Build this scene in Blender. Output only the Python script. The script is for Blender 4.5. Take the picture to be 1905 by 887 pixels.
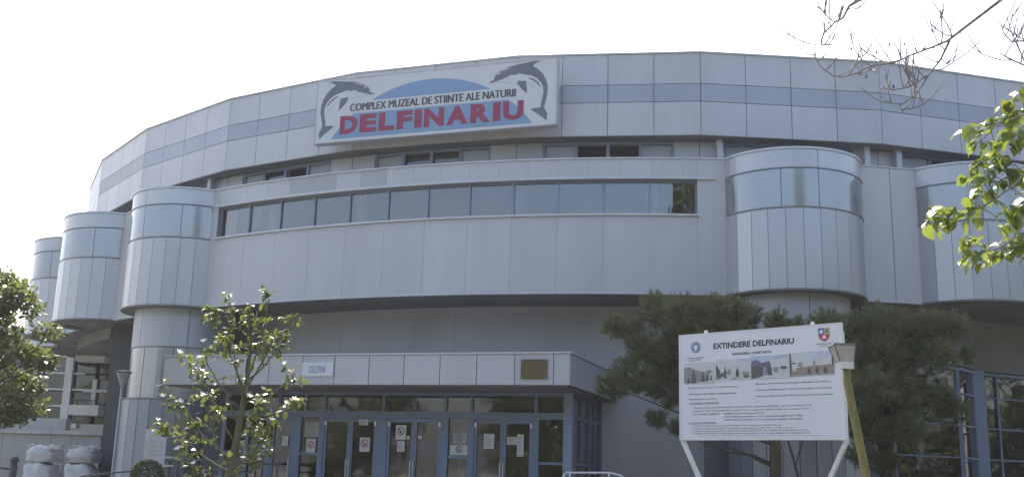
import bpy, bmesh, math, random
import numpy as np
from mathutils import Vector, Matrix

for o in list(bpy.data.objects):
    bpy.data.objects.remove(o)
SC = bpy.context.scene
COL = SC.collection
rad = math.radians
sin, cos, pi = math.sin, math.cos, math.pi

# ------------------------------------------------------------------ camera
cam_data = bpy.data.cameras.new('camera')
cam_data.sensor_width = 36.0
cam_data.lens = 36.85
cam_data.clip_start = 0.1
cam_data.clip_end = 3000
cam = bpy.data.objects.new('camera', cam_data)
COL.objects.link(cam)
_p, _r = rad(12.75), rad(1.63)
_f = Vector((0, cos(_p), sin(_p)))
_u0 = Vector((0, -sin(_p), cos(_p)))
_x0 = Vector((1, 0, 0))
_x = cos(_r) * _x0 + sin(_r) * _u0
_u = -sin(_r) * _x0 + cos(_r) * _u0
cam.matrix_world = Matrix(((_x.x, _u.x, -_f.x, 0), (_x.y, _u.y, -_f.y, 0), (_x.z, _u.z, -_f.z, 1.6), (0, 0, 0, 1)))
SC.camera = cam

# ------------------------------------------------------------------ sky and sun
SUN_AZ, SUN_EL = rad(-12), rad(50)         # behind the building, a little to the left
world = bpy.data.worlds.new('World')
SC.world = world
world.use_nodes = True
wn = world.node_tree
wn.nodes.clear()
sky = wn.nodes.new('ShaderNodeTexSky')
sky.sky_type = 'NISHITA'
sky.sun_disc = False
sky.sun_elevation = SUN_EL
sky.sun_rotation = SUN_AZ
sky.altitude = 20
sky.air_density = 1.0
sky.dust_density = 5.0
sky.ozone_density = 1.0
bgn = wn.nodes.new('ShaderNodeBackground')
bgn.inputs['Strength'].default_value = 0.13
won = wn.nodes.new('ShaderNodeOutputWorld')
wn.links.new(sky.outputs[0], bgn.inputs[0])
wn.links.new(bgn.outputs[0], won.inputs[0])

sun_data = bpy.data.lights.new('sun', 'SUN')
sun_data.energy = 3.2
sun_data.angle = rad(0.6)
sun_data.color = (1.0, 0.94, 0.85)
sun = bpy.data.objects.new('sun', sun_data)
COL.objects.link(sun)
_s = Vector((sin(SUN_AZ) * cos(SUN_EL), cos(SUN_AZ) * cos(SUN_EL), sin(SUN_EL)))
sun.rotation_euler = _s.to_track_quat('Z', 'Y').to_euler()
sun.location = (0, 0, 40)

SC.view_settings.view_transform = 'Standard'
SC.view_settings.look = 'None'
SC.view_settings.gamma = 1.0
SC.view_settings.exposure = 1.55
SC.view_settings.use_curve_mapping = False
SC.cycles.use_denoising = True
SC.cycles.max_bounces = 8
SC.cycles.transparent_max_bounces = 24
SC.cycles.caustics_reflective = False
SC.cycles.caustics_refractive = False

random.seed(7)
RNG = np.random.default_rng(7)

# ------------------------------------------------------------------ materials
MATS = {}
def nodes_of(name):
    m = bpy.data.materials.new(name)
    m.use_nodes = True
    nt = m.node_tree
    return m, nt, nt.nodes['Principled BSDF']

def mat(name, col, rough=0.6, metal=0.0, noise=0.12, scale=3.0, stretch=(1, 1, 1), objvar=0.0, bump=0.0, bscale=60.0, spec=0.5, hue=None, streak=0.0):
    """Principled surface: two-scale procedural grain, optional tone shift from object to object, fine relief."""
    m, nt, b = nodes_of(name)
    N, L = nt.nodes, nt.links
    tc = N.new('ShaderNodeTexCoord')
    mp = N.new('ShaderNodeMapping'); mp.inputs['Scale'].default_value = stretch
    L.new(tc.outputs['Object'], mp.inputs[0])
    n1 = N.new('ShaderNodeTexNoise'); n1.inputs['Scale'].default_value = scale; n1.inputs['Detail'].default_value = 6
    n1.inputs['Roughness'].default_value = 0.62
    L.new(mp.outputs[0], n1.inputs['Vector'])
    mr = N.new('ShaderNodeMapRange')
    mr.inputs['From Min'].default_value = 0.25; mr.inputs['From Max'].default_value = 0.75
    mr.inputs['To Min'].default_value = 1 - noise; mr.inputs['To Max'].default_value = 1 + noise
    L.new(n1.outputs['Fac'], mr.inputs['Value'])
    fac = mr.outputs[0]
    if objvar:
        oi = N.new('ShaderNodeObjectInfo')
        mr2 = N.new('ShaderNodeMapRange')
        mr2.inputs['To Min'].default_value = 1 - objvar; mr2.inputs['To Max'].default_value = 1 + objvar
        L.new(oi.outputs['Random'], mr2.inputs['Value'])
        mu = N.new('ShaderNodeMath'); mu.operation = 'MULTIPLY'
        L.new(fac, mu.inputs[0]); L.new(mr2.outputs[0], mu.inputs[1]); fac = mu.outputs[0]
    if streak:      # rain streaks and grime washed down the cladding
        ms = N.new('ShaderNodeMapping'); ms.inputs['Scale'].default_value = (7, 7, 0.35)
        L.new(tc.outputs['Object'], ms.inputs[0])
        ns = N.new('ShaderNodeTexNoise'); ns.inputs['Scale'].default_value = 1.6; ns.inputs['Detail'].default_value = 5; ns.inputs['Roughness'].default_value = 0.7
        L.new(ms.outputs[0], ns.inputs['Vector'])
        rs_ = N.new('ShaderNodeMapRange'); rs_.inputs['From Min'].default_value = 0.48; rs_.inputs['From Max'].default_value = 0.78
        rs_.inputs['To Min'].default_value = 1.0; rs_.inputs['To Max'].default_value = 1 - streak
        L.new(ns.outputs['Fac'], rs_.inputs['Value'])
        mm = N.new('ShaderNodeMath'); mm.operation = 'MULTIPLY'
        L.new(fac, mm.inputs[0]); L.new(rs_.outputs[0], mm.inputs[1]); fac = mm.outputs[0]
    vm = N.new('ShaderNodeVectorMath'); vm.operation = 'SCALE'
    if hue:
        mx = N.new('ShaderNodeMix'); mx.data_type = 'RGBA'
        mx.inputs['A'].default_value = (*col, 1); mx.inputs['B'].default_value = (*hue, 1)
        n2 = N.new('ShaderNodeTexNoise'); n2.inputs['Scale'].default_value = scale * 0.37; n2.inputs['Detail'].default_value = 4
        L.new(mp.outputs[0], n2.inputs['Vector'])
        r2 = N.new('ShaderNodeMapRange'); r2.inputs['From Min'].default_value = 0.42; r2.inputs['From Max'].default_value = 0.68
        L.new(n2.outputs['Fac'], r2.inputs['Value']); L.new(r2.outputs[0], mx.inputs['Factor'])
        L.new(mx.outputs['Result'], vm.inputs[0])
    else:
        vm.inputs[0].default_value = col
    L.new(fac, vm.inputs['Scale'])
    L.new(vm.outputs[0], b.inputs['Base Color'])
    b.inputs['Roughness'].default_value = rough
    b.inputs['Metallic'].default_value = metal
    b.inputs['Specular IOR Level'].default_value = spec
    if bump:
        nb = N.new('ShaderNodeTexNoise'); nb.inputs['Scale'].default_value = bscale; nb.inputs['Detail'].default_value = 4
        L.new(tc.outputs['Object'], nb.inputs['Vector'])
        bp = N.new('ShaderNodeBump'); bp.inputs['Strength'].default_value = bump; bp.inputs['Distance'].default_value = 0.02
        L.new(nb.outputs['Fac'], bp.inputs['Height']); L.new(bp.outputs[0], b.inputs['Normal'])
    MATS[name] = m
    return m

def glass_mat(name, tint, base=0.05, wave=0.03):
    m = bpy.data.materials.new(name); m.use_nodes = True
    nt = m.node_tree; N, L = nt.nodes, nt.links; N.clear()
    out = N.new('ShaderNodeOutputMaterial')
    tr = N.new('ShaderNodeBsdfTransparent'); tr.inputs[0].default_value = (*tint, 1)
    gl = N.new('ShaderNodeBsdfGlossy'); gl.inputs['Roughness'].default_value = 0.03
    gl.inputs['Color'].default_value = (1.0, 0.97, 0.92, 1)
    lw = N.new('ShaderNodeLayerWeight'); lw.inputs['Blend'].default_value = 0.5
    pw = N.new('ShaderNodeMath'); pw.operation = 'POWER'; pw.inputs[1].default_value = 3.0
    L.new(lw.outputs['Facing'], pw.inputs[0])
    mr = N.new('ShaderNodeMapRange'); mr.inputs['To Min'].default_value = base; mr.inputs['To Max'].default_value = 0.85
    L.new(pw.outputs[0], mr.inputs['Value'])
    tc = N.new('ShaderNodeTexCoord'); nb = N.new('ShaderNodeTexNoise'); nb.inputs['Scale'].default_value = 1.3
    oi = N.new('ShaderNodeObjectInfo')
    ad = N.new('ShaderNodeVectorMath'); ad.operation = 'ADD'
    L.new(tc.outputs['Object'], ad.inputs[0]); L.new(oi.outputs['Random'], ad.inputs[1]); L.new(ad.outputs[0], nb.inputs['Vector'])
    bp = N.new('ShaderNodeBump'); bp.inputs['Strength'].default_value = wave; bp.inputs['Distance'].default_value = 0.3
    L.new(nb.outputs['Fac'], bp.inputs['Height']); L.new(bp.outputs[0], gl.inputs['Normal'])
    mx = N.new('ShaderNodeMixShader')
    L.new(mr.outputs[0], mx.inputs[0]); L.new(tr.outputs[0], mx.inputs[1]); L.new(gl.outputs[0], mx.inputs[2])
    L.new(mx.outputs[0], out.inputs[0])
    MATS[name] = m
    return m

def leaf_mat(name, c1, c2, trans, tfac=0.45, rough=0.45, objvar=True):
    m = bpy.data.materials.new(name); m.use_nodes = True
    nt = m.node_tree; N, L = nt.nodes, nt.links; N.clear()
    out = N.new('ShaderNodeOutputMaterial')
    geo = N.new('ShaderNodeNewGeometry')
    oi = N.new('ShaderNodeObjectInfo')
    sm = N.new('ShaderNodeMath'); sm.operation = 'ADD'
    L.new(geo.outputs['Random Per Island'], sm.inputs[0]); L.new(oi.outputs['Random'], sm.inputs[1])
    fr = N.new('ShaderNodeMath'); fr.operation = 'FRACT'; L.new(sm.outputs[0], fr.inputs[0])
    mx = N.new('ShaderNodeMix'); mx.data_type = 'RGBA'
    mx.inputs['A'].default_value = (*c1, 1); mx.inputs['B'].default_value = (*c2, 1)
    L.new(fr.outputs[0], mx.inputs['Factor'])
    pb = N.new('ShaderNodeBsdfPrincipled'); pb.inputs['Roughness'].default_value = rough
    L.new(mx.outputs['Result'], pb.inputs['Base Color'])
    tb = N.new('ShaderNodeBsdfTranslucent'); tb.inputs[0].default_value = (*trans, 1)
    ms = N.new('ShaderNodeMixShader'); ms.inputs[0].default_value = tfac
    L.new(pb.outputs[0], ms.inputs[1]); L.new(tb.outputs[0], ms.inputs[2]); L.new(ms.outputs[0], out.inputs[0])
    MATS[name] = m
    return m

# cladding and building
mat('clad', (0.505, 0.51, 0.523), 0.48, 0.25, 0.06, 0.8, (1.5, 1.5, 0.35), 0.035, 0.02, 3.0, hue=(0.46, 0.465, 0.475), streak=0.07)
mat('clad_seam', (0.40, 0.41, 0.43), 0.6, 0.1, 0.05, 2.0)
mat('clad_band', (0.355, 0.388, 0.435), 0.42, 0.25, 0.05, 0.9, (1.5, 1.5, 0.5), 0.035, 0.02, 3.0, streak=0.12)
mat('clad_grey', (0.40, 0.415, 0.43), 0.55, 0.15, 0.06, 1.2, (1, 1, 1), 0.02)
mat('clad_low', (0.475, 0.48, 0.492), 0.52, 0.2, 0.06, 0.8, (1.5, 1.5, 0.4), 0.04, 0.02, 3.0, hue=(0.42, 0.425, 0.432), streak=0.08)
mat('bay_panel', (0.49, 0.498, 0.512), 0.36, 0.5, 0.04, 0.8, (1.5, 1.5, 0.5), 0.10, 0.02, 3.0, streak=0.06)
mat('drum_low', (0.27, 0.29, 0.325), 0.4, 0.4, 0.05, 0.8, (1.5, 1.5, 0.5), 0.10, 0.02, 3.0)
mat('bay_gloss', (0.345, 0.352, 0.36), 0.17, 0.7, 0.05, 1.2, (1, 1, 0.6), 0.05, 0.05, 1.6)
mat('drum_band', (0.40, 0.415, 0.41), 0.22, 0.55, 0.08, 1.4, (2, 2, 0.5), 0.06, 0.05, 2.0)
mat('joint', (0.22, 0.235, 0.265), 0.8, 0.0, 0.1, 5.0)
mat('deep_shade', (0.085, 0.09, 0.10), 0.6, 0.1, 0.12, 2.0)  # dark tone holds the deep shade beside the left drum
mat('trim', (0.53, 0.54, 0.555), 0.45, 0.3, 0.08, 4.0)
mat('rim_dark', (0.21, 0.225, 0.25), 0.5, 0.3, 0.1, 4.0)
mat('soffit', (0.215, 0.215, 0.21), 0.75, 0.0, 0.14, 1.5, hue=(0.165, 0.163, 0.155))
mat('roofing', (0.22, 0.22, 0.23), 0.9, 0.0, 0.2, 2.0)
mat('blue_frame', (0.155, 0.205, 0.295), 0.45, 0.1, 0.10, 5.0, objvar=0.05)
mat('blue_frame_thin', (0.23, 0.29, 0.39), 0.45, 0.1, 0.10, 5.0)
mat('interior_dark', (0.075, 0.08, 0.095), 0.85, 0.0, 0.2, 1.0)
mat('interior_room', (0.30, 0.315, 0.35), 0.9, 0.0, 0.15, 1.0)
mat('curtain', (0.62, 0.64, 0.62), 0.9, 0.0, 0.1, 4.0, (6, 6, 0.3))
mat('blind', (0.42, 0.45, 0.48), 0.35, 0.0, 0.08, 6.0, (1, 1, 6))
mat('bronze', (0.13, 0.105, 0.045), 0.55, 0.4, 0.30, 30.0, bump=0.3, bscale=60)
mat('paper', (0.62, 0.62, 0.59), 0.85, 0.0, 0.06, 6.0, objvar=0.08)
mat('paper_grey', (0.40, 0.41, 0.37), 0.85, 0.0, 0.12, 9.0)
mat('ink', (0.03, 0.03, 0.035), 0.7, 0.0, 0.1, 9.0)
mat('ink_grey', (0.10, 0.105, 0.115), 0.7, 0.0, 0.1, 9.0)
mat('ink_red', (0.32, 0.035, 0.06), 0.7, 0.0, 0.1, 9.0)
mat('steel', (0.58, 0.59, 0.60), 0.3, 0.8, 0.08, 8.0)
# sign
mat('sign_white', (0.62, 0.63, 0.65), 0.55, 0.0, 0.04, 1.2, hue=(0.57, 0.58, 0.60))
mat('sign_side', (0.50, 0.51, 0.52), 0.55, 0.1, 0.08, 2.0)
mat('sign_blue', (0.20, 0.32, 0.49), 0.5, 0.0, 0.06, 1.5)
mat('sign_red', (0.29, 0.032, 0.085), 0.5, 0.0, 0.08, 3.0)
mat('sign_black', (0.055, 0.06, 0.075), 0.55, 0.0, 0.10, 4.0)
mat('sign_slate', (0.135, 0.16, 0.19), 0.55, 0.0, 0.10, 3.0)
mat('board_white', (0.66, 0.67, 0.70), 0.5, 0.0, 0.03, 1.5)
mat('white_paint', (0.70, 0.70, 0.69), 0.5, 0.0, 0.10, 5.0, hue=(0.60, 0.585, 0.55))
mat('print_blue', (0.10, 0.16, 0.32), 0.6, 0.0, 0.05, 5.0)
mat('print_red', (0.40, 0.06, 0.09), 0.6, 0.0, 0.05, 5.0)
mat('print_yellow', (0.45, 0.36, 0.14), 0.6, 0.0, 0.05, 5.0)
mat('photo_sky', (0.50, 0.54, 0.60), 0.5, 0.0, 0.12, 6.0, hue=(0.32, 0.39, 0.52))
mat('photo_pale', (0.52, 0.53, 0.53), 0.5, 0.0, 0.10, 14.0)
mat('photo_wall', (0.24, 0.245, 0.25), 0.5, 0.0, 0.25, 18.0)
mat('photo_dark', (0.085, 0.095, 0.09), 0.5, 0.0, 0.4, 20.0)
mat('photo_violet', (0.13, 0.125, 0.19), 0.5, 0.0, 0.3, 18.0)
mat('photo_brick', (0.28, 0.22, 0.17), 0.5, 0.0, 0.3, 20.0)
mat('photo_green', (0.13, 0.14, 0.05), 0.5, 0.0, 0.3, 22.0)
# lamps, street
mat('yellow_post', (0.185, 0.165, 0.050), 0.65, 0.0, 0.25, 7.0, (3, 3, 0.8), hue=(0.125, 0.125, 0.05))
mat('lamp_grey', (0.34, 0.34, 0.32), 0.6, 0.1, 0.2, 9.0)
mat('lamp_white', (0.62, 0.63, 0.60), 0.4, 0.0, 0.08, 8.0)
mat('lamp_lid', (0.14, 0.145, 0.14), 0.6, 0.2, 0.15, 8.0)
mat('post_grey', (0.32, 0.33, 0.345), 0.55, 0.3, 0.12, 6.0)
mat('rail_dark', (0.07, 0.075, 0.08), 0.5, 0.3, 0.1, 6.0)
mat('rail_white', (0.66, 0.67, 0.68), 0.4, 0.2, 0.06, 6.0)
mat('render_wall', (0.44, 0.435, 0.41), 0.9, 0.0, 0.12, 1.2, hue=(0.35, 0.345, 0.32), bump=0.3, bscale=40)
mat('coping', (0.50, 0.495, 0.47), 0.85, 0.0, 0.15, 3.0, streak=0.25)
mat('bag', (0.62, 0.625, 0.60), 0.8, 0.0, 0.10, 5.0, objvar=0.08, bump=0.6, bscale=26, hue=(0.48, 0.47, 0.44))
mat('neighbour_white', (0.60, 0.60, 0.575), 0.85, 0.0, 0.07, 1.0, hue=(0.52, 0.52, 0.49))
mat('frame_white', (0.72, 0.72, 0.70), 0.6, 0.0, 0.06, 3.0)
mat('paving', (0.20, 0.19, 0.178), 0.9, 0.0, 0.15, 0.6, hue=(0.15, 0.144, 0.136), bump=0.3, bscale=20)
mat('lawn', (0.075, 0.10, 0.04), 0.95, 0.0, 0.3, 1.5, hue=(0.11, 0.11, 0.055), bump=0.6, bscale=30)
mat('step_stone', (0.34, 0.325, 0.31), 0.85, 0.0, 0.12, 2.0, bump=0.2, bscale=40)
# plants
mat('bark', (0.085, 0.068, 0.052), 0.95, 0.0, 0.4, 9.0, (3, 3, 0.6), bump=0.8, bscale=30)
mat('bark_grey', (0.24, 0.23, 0.22), 0.95, 0.0, 0.35, 12.0, (3, 3, 0.6), bump=0.6, bscale=40)
mat('bark_green', (0.13, 0.125, 0.075), 0.95, 0.0, 0.3, 10.0, (3, 3, 0.6), bump=0.5, bscale=40)
leaf_mat('leaf_bright', (0.115, 0.175, 0.036), (0.20, 0.25, 0.075), (0.225, 0.285, 0.045), 0.42, 0.42)
leaf_mat('leaf_magnolia', (0.062, 0.085, 0.032), (0.11, 0.135, 0.055), (0.17, 0.21, 0.04), 0.33, 0.32)
leaf_mat('leaf_tree', (0.08, 0.10, 0.042), (0.145, 0.165, 0.065), (0.19, 0.23, 0.055), 0.36, 0.5)
leaf_mat('leaf_far', (0.045, 0.07, 0.022), (0.10, 0.12, 0.035), (0.14, 0.18, 0.03), 0.35, 0.5)
leaf_mat('needle', (0.095, 0.115, 0.055), (0.19, 0.205, 0.105), (0.19, 0.21, 0.08), 0.3, 0.5)
leaf_mat('box_leaf', (0.035, 0.058, 0.022), (0.07, 0.10, 0.035), (0.09, 0.13, 0.03), 0.25, 0.4)
leaf_mat('petal', (0.72, 0.70, 0.66), (0.80, 0.79, 0.76), (0.75, 0.74, 0.68), 0.3, 0.5)
glass_mat('glass', (0.62, 0.68, 0.75), 0.07, 0.02)
glass_mat('glass_ribbon', (0.62, 0.65, 0.69), 0.15, 0.015)
glass_mat('glass_dark', (0.45, 0.48, 0.50), 0.10, 0.012)

# ------------------------------------------------------------------ mesh helpers
class MB:
    def __init__(self):
        self.v, self.f, self.mi = [], [], []
    def add(self, vs, fs, mi=0):
        k = len(self.v)
        self.v += [tuple(p) for p in vs]
        self.f += [tuple(k + i for i in q) for q in fs]
        self.mi += [mi] * len(fs)
        return self
    def box(self, x0, x1, y0, y1, z0, z1, M=None, mi=0):
        vs = [(x, y, z) for z in (z0, z1) for y in (y0, y1) for x in (x0, x1)]
        if M is not None: vs = [M @ Vector(p) for p in vs]
        return self.add(vs, [(0, 2, 3, 1), (4, 5, 7, 6), (0, 1, 5, 4), (2, 6, 7, 3), (0, 4, 6, 2), (1, 3, 7, 5)], mi)
    def arc(self, r0, r1, a0, a1, z0, z1, seg=4, c=(0, 0), mi=0):
        """Solid curved piece from radius r0 to r1, angles in degrees, 0 = towards -y, positive to +x."""
        vs = []
        for i in range(seg + 1):
            a = rad(a0 + (a1 - a0) * i / seg); s, k = sin(a), -cos(a)
            for r, z in ((r1, z0), (r1, z1), (r0, z1), (r0, z0)):
                vs.append((c[0] + r * s, c[1] + r * k, z))
        fs = []
        for i in range(seg):
            b = 4 * i
            for j in range(4):
                fs.append((b + j, b + 4 + j, b + 4 + (j + 1) % 4, b + (j + 1) % 4))
        fs += [(0, 1, 2, 3), (4 * seg + 3, 4 * seg + 2, 4 * seg + 1, 4 * seg)]
        return self.add(vs, fs, mi)
    def disc(self, r, z0, z1, seg=48, c=(0, 0), mi=0):
        vs = [(c[0] + r * sin(2 * pi * i / seg), c[1] - r * cos(2 * pi * i / seg), z) for z in (z0, z1) for i in range(seg)]
        fs = [tuple(range(seg - 1, -1, -1)), tuple(range(seg, 2 * seg))]
        fs += [(i, (i + 1) % seg, seg + (i + 1) % seg, seg + i) for i in range(seg)]
        return self.add(vs, fs, mi)
    def tube(self, pts, radii, n=6, cap=True, mi=0):
        pts = [Vector(p) for p in pts]
        if not isinstance(radii, (list, tuple)): radii = [radii] * len(pts)
        k = len(self.v); vs = []; fs = []
        t0 = (pts[1] - pts[0]).normalized()
        up = Vector((0, 0, 1)) if abs(t0.z) < 0.9 else Vector((1, 0, 0))
        nx = t0.cross(up).normalized()
        for i, p in enumerate(pts):
            t = (pts[min(i + 1, len(pts) - 1)] - pts[max(i - 1, 0)]).normalized()
            nx = (nx - t * nx.dot(t)).normalized(); ny = t.cross(nx)
            for j in range(n):
                a = 2 * pi * j / n
                vs.append(p + (nx * cos(a) + ny * sin(a)) * radii[i])
        for i in range(len(pts) - 1):
            for j in range(n):
                fs.append((i * n + j, i * n + (j + 1) % n, (i + 1) * n + (j + 1) % n, (i + 1) * n + j))
        if cap:
            fs += [tuple(range(n - 1, -1, -1)), tuple((len(pts) - 1) * n + j for j in range(n))]
        return self.add(vs, fs, mi)
    def bar(self, a, b, w, h, mi=0):
        """Square bar between two points."""
        a, b = Vector(a), Vector(b); t = (b - a).normalized()
        up = Vector((0, 0, 1)) if abs(t.z) < 0.95 else Vector((0, 1, 0))
        x = t.cross(up).normalized(); y = x.cross(t)
        vs = [p + x * (sx * w / 2) + y * (sy * h / 2) for p in (a, b) for sx, sy in ((-1, -1), (1, -1), (1, 1), (-1, 1))]
        return self.add(vs, [(3, 2, 1, 0), (4, 5, 6, 7), (0, 1, 5, 4), (1, 2, 6, 5), (2, 3, 7, 6), (3, 0, 4, 7)], mi)
    def poly(self, pts, y0, y1, mi=0):
        """Flat outline in x,z pushed from y0 (front) to y1 (back)."""
        n = len(pts)
        ar = sum(pts[i][0] * pts[(i + 1) % n][1] - pts[(i + 1) % n][0] * pts[i][1] for i in range(n))
        if ar < 0: pts = pts[::-1]
        vs = [(x, y0, z) for x, z in pts] + [(x, y1, z) for x, z in pts]
        fs = [tuple(range(n)), tuple(range(2 * n - 1, n - 1, -1))]
        fs += [(i, n + i, n + (i + 1) % n, (i + 1) % n) for i in range(n)]
        return self.add(vs, fs, mi)
    def mesh(self, name, mats, smooth=False, off=(0, 0, 0)):
        me = bpy.data.meshes.new(name)
        ox, oy, oz = off
        me.from_pydata([(x - ox, y - oy, z - oz) for x, y, z in self.v], [], self.f)
        for m in (mats if isinstance(mats, (list, tuple)) else [mats]):
            me.materials.append(MATS[m])
        if any(self.mi): me.polygons.foreach_set('material_index', self.mi)
        if smooth: me.polygons.foreach_set('use_smooth', [True] * len(me.polygons))
        me.update()
        return me
    def build(self, name, mats, parent=None, smooth=False, off=(0, 0, 0), rz=0.0):
        return link(name, self.mesh(name, mats, smooth, off), parent, rz)

def link(name, me, parent=None, rz=0.0, loc=(0, 0, 0)):
    o = bpy.data.objects.new(name, me)
    COL.objects.link(o)
    o.location = loc
    if parent is not None: o.parent = parent
    if rz: o.rotation_euler = (0, 0, rad(rz))
    return o

def tag(o, label=None, cat=None, group=None, kind=None):
    if label: o['label'] = label
    if cat: o['category'] = cat
    if group: o['group'] = group
    if kind: o['kind'] = kind
    return o

def thing(name, label, cat, loc=(0, 0, 0), rz=0, group=None):
    o = link(name, None, None, rz, loc)
    o.empty_display_size = 0.3
    return tag(o, label, cat, group)

def text_mesh(s, width, height, x, z, mats, y, depth=0.006, bold=0.0, align='L', slant=0.0):
    """Lettering as a mesh in the x,z plane facing -y, stretched to width x height with its lower left at (x, z)."""
    cu = bpy.data.curves.new('lettering', 'FONT')
    cu.body = s; cu.offset = bold; cu.resolution_u = 3; cu.shear = slant; cu.extrude = 0.0
    ob = bpy.data.objects.new('lettering', cu); COL.objects.link(ob)
    dg = bpy.context.evaluated_depsgraph_get()
    me = bpy.data.meshes.new_from_object(ob.evaluated_get(dg))
    bpy.data.objects.remove(ob); bpy.data.curves.remove(cu)
    co = np.empty(len(me.vertices) * 3); me.vertices.foreach_get('co', co); co = co.reshape(-1, 3)
    mn, mxx = co.min(0), co.max(0)
    sx = width / (mxx[0] - mn[0]) if width else height / (mxx[1] - mn[1])
    sz = height / (mxx[1] - mn[1])
    new = np.stack([x + (co[:, 0] - mn[0]) * sx, np.full(len(co), y), z + (co[:, 1] - mn[1]) * sz], -1)
    me.vertices.foreach_set('co', new.ravel())
    me.materials.clear()
    me.materials.append(MATS[mats])
    me.update()
    return me

# ------------------------------------------------------------------ ground
g = MB().box(-700, 700, -600, 900, -0.5, 0.0).build('ground', 'paving'); tag(g, kind='structure')
g = MB().box(-30, -9.0, 4, 22, -0.2, 0.05).build('lawn', 'lawn'); tag(g, kind='structure')
g = MB().box(2.0, 16, 12.2, 18.6, -0.2, 0.05).build('planting_bed', 'lawn'); tag(g, kind='structure')

# ------------------------------------------------------------------ the round building
BX, BY = 4.57, 40.97
B = thing('dolphinarium_building', 'large round grey metal-clad hall with rounded bays, ribbon window and glazed entrance', 'building', (BX, BY, 0))
ENT = -17.72            # direction of the entrance axis
PH = -1.89              # a corner of the 32-sided roof band
ZB, Z1, Z2, ZT = 8.70, 9.44, 9.84, 10.53
HALF = 20 * sin(rad(5.625)); APO = 20 * cos(rad(5.625))

# roof, drum body behind everything
MB().disc(19.7, 10.2, 10.36, 64).build('roof', 'roofing', B)
fas = MB()
for k in range(32):
    a = rad(PH + 11.25 * k)
fas.arc(19.5, 19.80, PH, PH + 360, ZB + 0.005, ZT - 0.02, 32)
fascia = fas.build('fascia', 'joint', B)
pw = 2 * HALF / 4
gap = 0.0065
row = {}
for r, (z0, z1, m) in enumerate(((ZB, Z1, 'clad'), (Z1, Z2, 'clad_band'), (Z2, ZT, 'clad'))):
    row[r] = []
    for q in range(4):
        x0 = -HALF + q * pw; x1 = x0 + pw
        mb = MB().box(x0 + gap, x1 - gap, -APO, -APO + 0.06, z0 + (gap if r else 0), z1 - (gap if r < 2 else 0))
        row[r].append((mb.mesh('fascia_panel', m), z0))
cop = MB().box(-HALF - 0.005, HALF + 0.005, -APO - 0.03, -APO + 0.25, ZT, ZT + 0.035).mesh('coping', 'trim')
sof = MB().box(-HALF, HALF, -APO + 0.02, -APO + 0.5, ZB + 0.002, ZB + 0.03).mesh('fascia_soffit', 'soffit')
for k in range(-8, 6):
    a = PH + 11.25 * (k + 0.5)
    for r in range(3):
        for me, z0 in row[r]:
            o = link('fascia_panel', me, fascia, a)
            if k == -5 and r == 1: o.data = me.copy(); o.data.materials[0] = MATS['clad_grey']
    link('coping', cop, fascia, a)
    link('fascia_soffit', sof, fascia, a)

# set-back clerestory storey under the fascia
WSTART = [-81.6, -70.0, -58.4, -46.8, -35.18, -23.36, -11.62, -0.2, 11.45, 23.0, 34.6]
WW = [8.2] * 11
clw = MB().arc(19.37, 19.49, -90, 60, 7.99, 8.03, 64).build('clerestory_sill', 'clad_low', B)
for i in range(len(WSTART) + 1):
    a0 = WSTART[i - 1] + 8.2 if i else -90
    a1 = WSTART[i] if i < len(WSTART) else 60
    MB().arc(19.36, 19.5, a0, a1, 8.031, ZB + 0.004, 4).build('clerestory_pier', 'clad_low', clw)
for i in range(len(WSTART)):
    a0 = WSTART[i - 1] + 8.2 if i else -86
    a1 = WSTART[i]; m = (a0 + a1) / 2
    for u, w in ((a0 + 0.06, m - 0.03), (m + 0.03, a1 - 0.06)):
        MB().arc(19.5, 19.54, u, w, 8.0, ZB - 0.03, 2).build('clerestory_panel', 'clad', clw)
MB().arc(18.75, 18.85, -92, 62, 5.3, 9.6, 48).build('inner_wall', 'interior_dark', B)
for i, s in enumerate(WSTART):
    fr = MB(); d = 8.2 / 4
    for q in range(5):
        a = s + q * d
        hw = 0.11
        fr.arc(19.38, 19.50, a - hw, a + hw, 8.0, 8.66, 1)
    fr.arc(19.385, 19.495, s, s + 8.2, 8.63, 8.695, 6)
    f = fr.build('clerestory_window', 'blue_frame_thin', B)
    for q in range(4):
        u, w = s + q * d + 0.12, s + (q + 1) * d - 0.12
        if q in (0, 3):
            MB().arc(19.44, 19.452, u, w, 8.0, 8.62, 2).build('frosted_pane', 'blind', f)
        elif random.random() < 0.3:
            MB().arc(19.42, 19.432, u, w, 8.0, 8.60, 2).build('pane', 'glass_dark', f)
# slim posts beside the windows, as seen next to the bays
for a in (-0.62, 8.75, 10.9, -38.4, -46.9 + 0.4, 20.0):
    MB().arc(19.50, 19.72, a - 0.18, a + 0.18, 8.0, ZB - 0.002, 1).build('slim_post', 'trim', clw)

# projecting storey with the ribbon window
RW0, RW1 = -34.7, -0.75
rib = MB()
rib.arc(20.30, 20.490, RW0, RW1, 5.23, 6.84, 24)
rib.arc(20.30, 20.490, RW0, RW1, 7.60, 8.02, 24)
rib.arc(20.30, 20.490, RW0, -34.25, 6.84, 7.60, 1)
rib.arc(20.30, 20.490, -2.25, RW1, 6.84, 7.60, 2)
ribw = rib.build('ribbon_wall', 'clad_seam', B)
PAN = [-34.13 + i * 2.6467 for i in range(13)]
edges = [RW0] + PAN + [RW1]
for i in range(len(edges) - 1):
    u, w = edges[i], edges[i + 1]
    if i in (0, len(edges) - 2):
        MB().arc(20.490, 20.5, u + 0.008, w - 0.008, 5.23, 8.0, 4).build('wall_panel', 'clad', ribw)
    else:
        MB().arc(20.490, 20.5, u + 0.007, w - 0.007, 5.23, 6.80, 4).build('wall_panel', 'clad', ribw)
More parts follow.
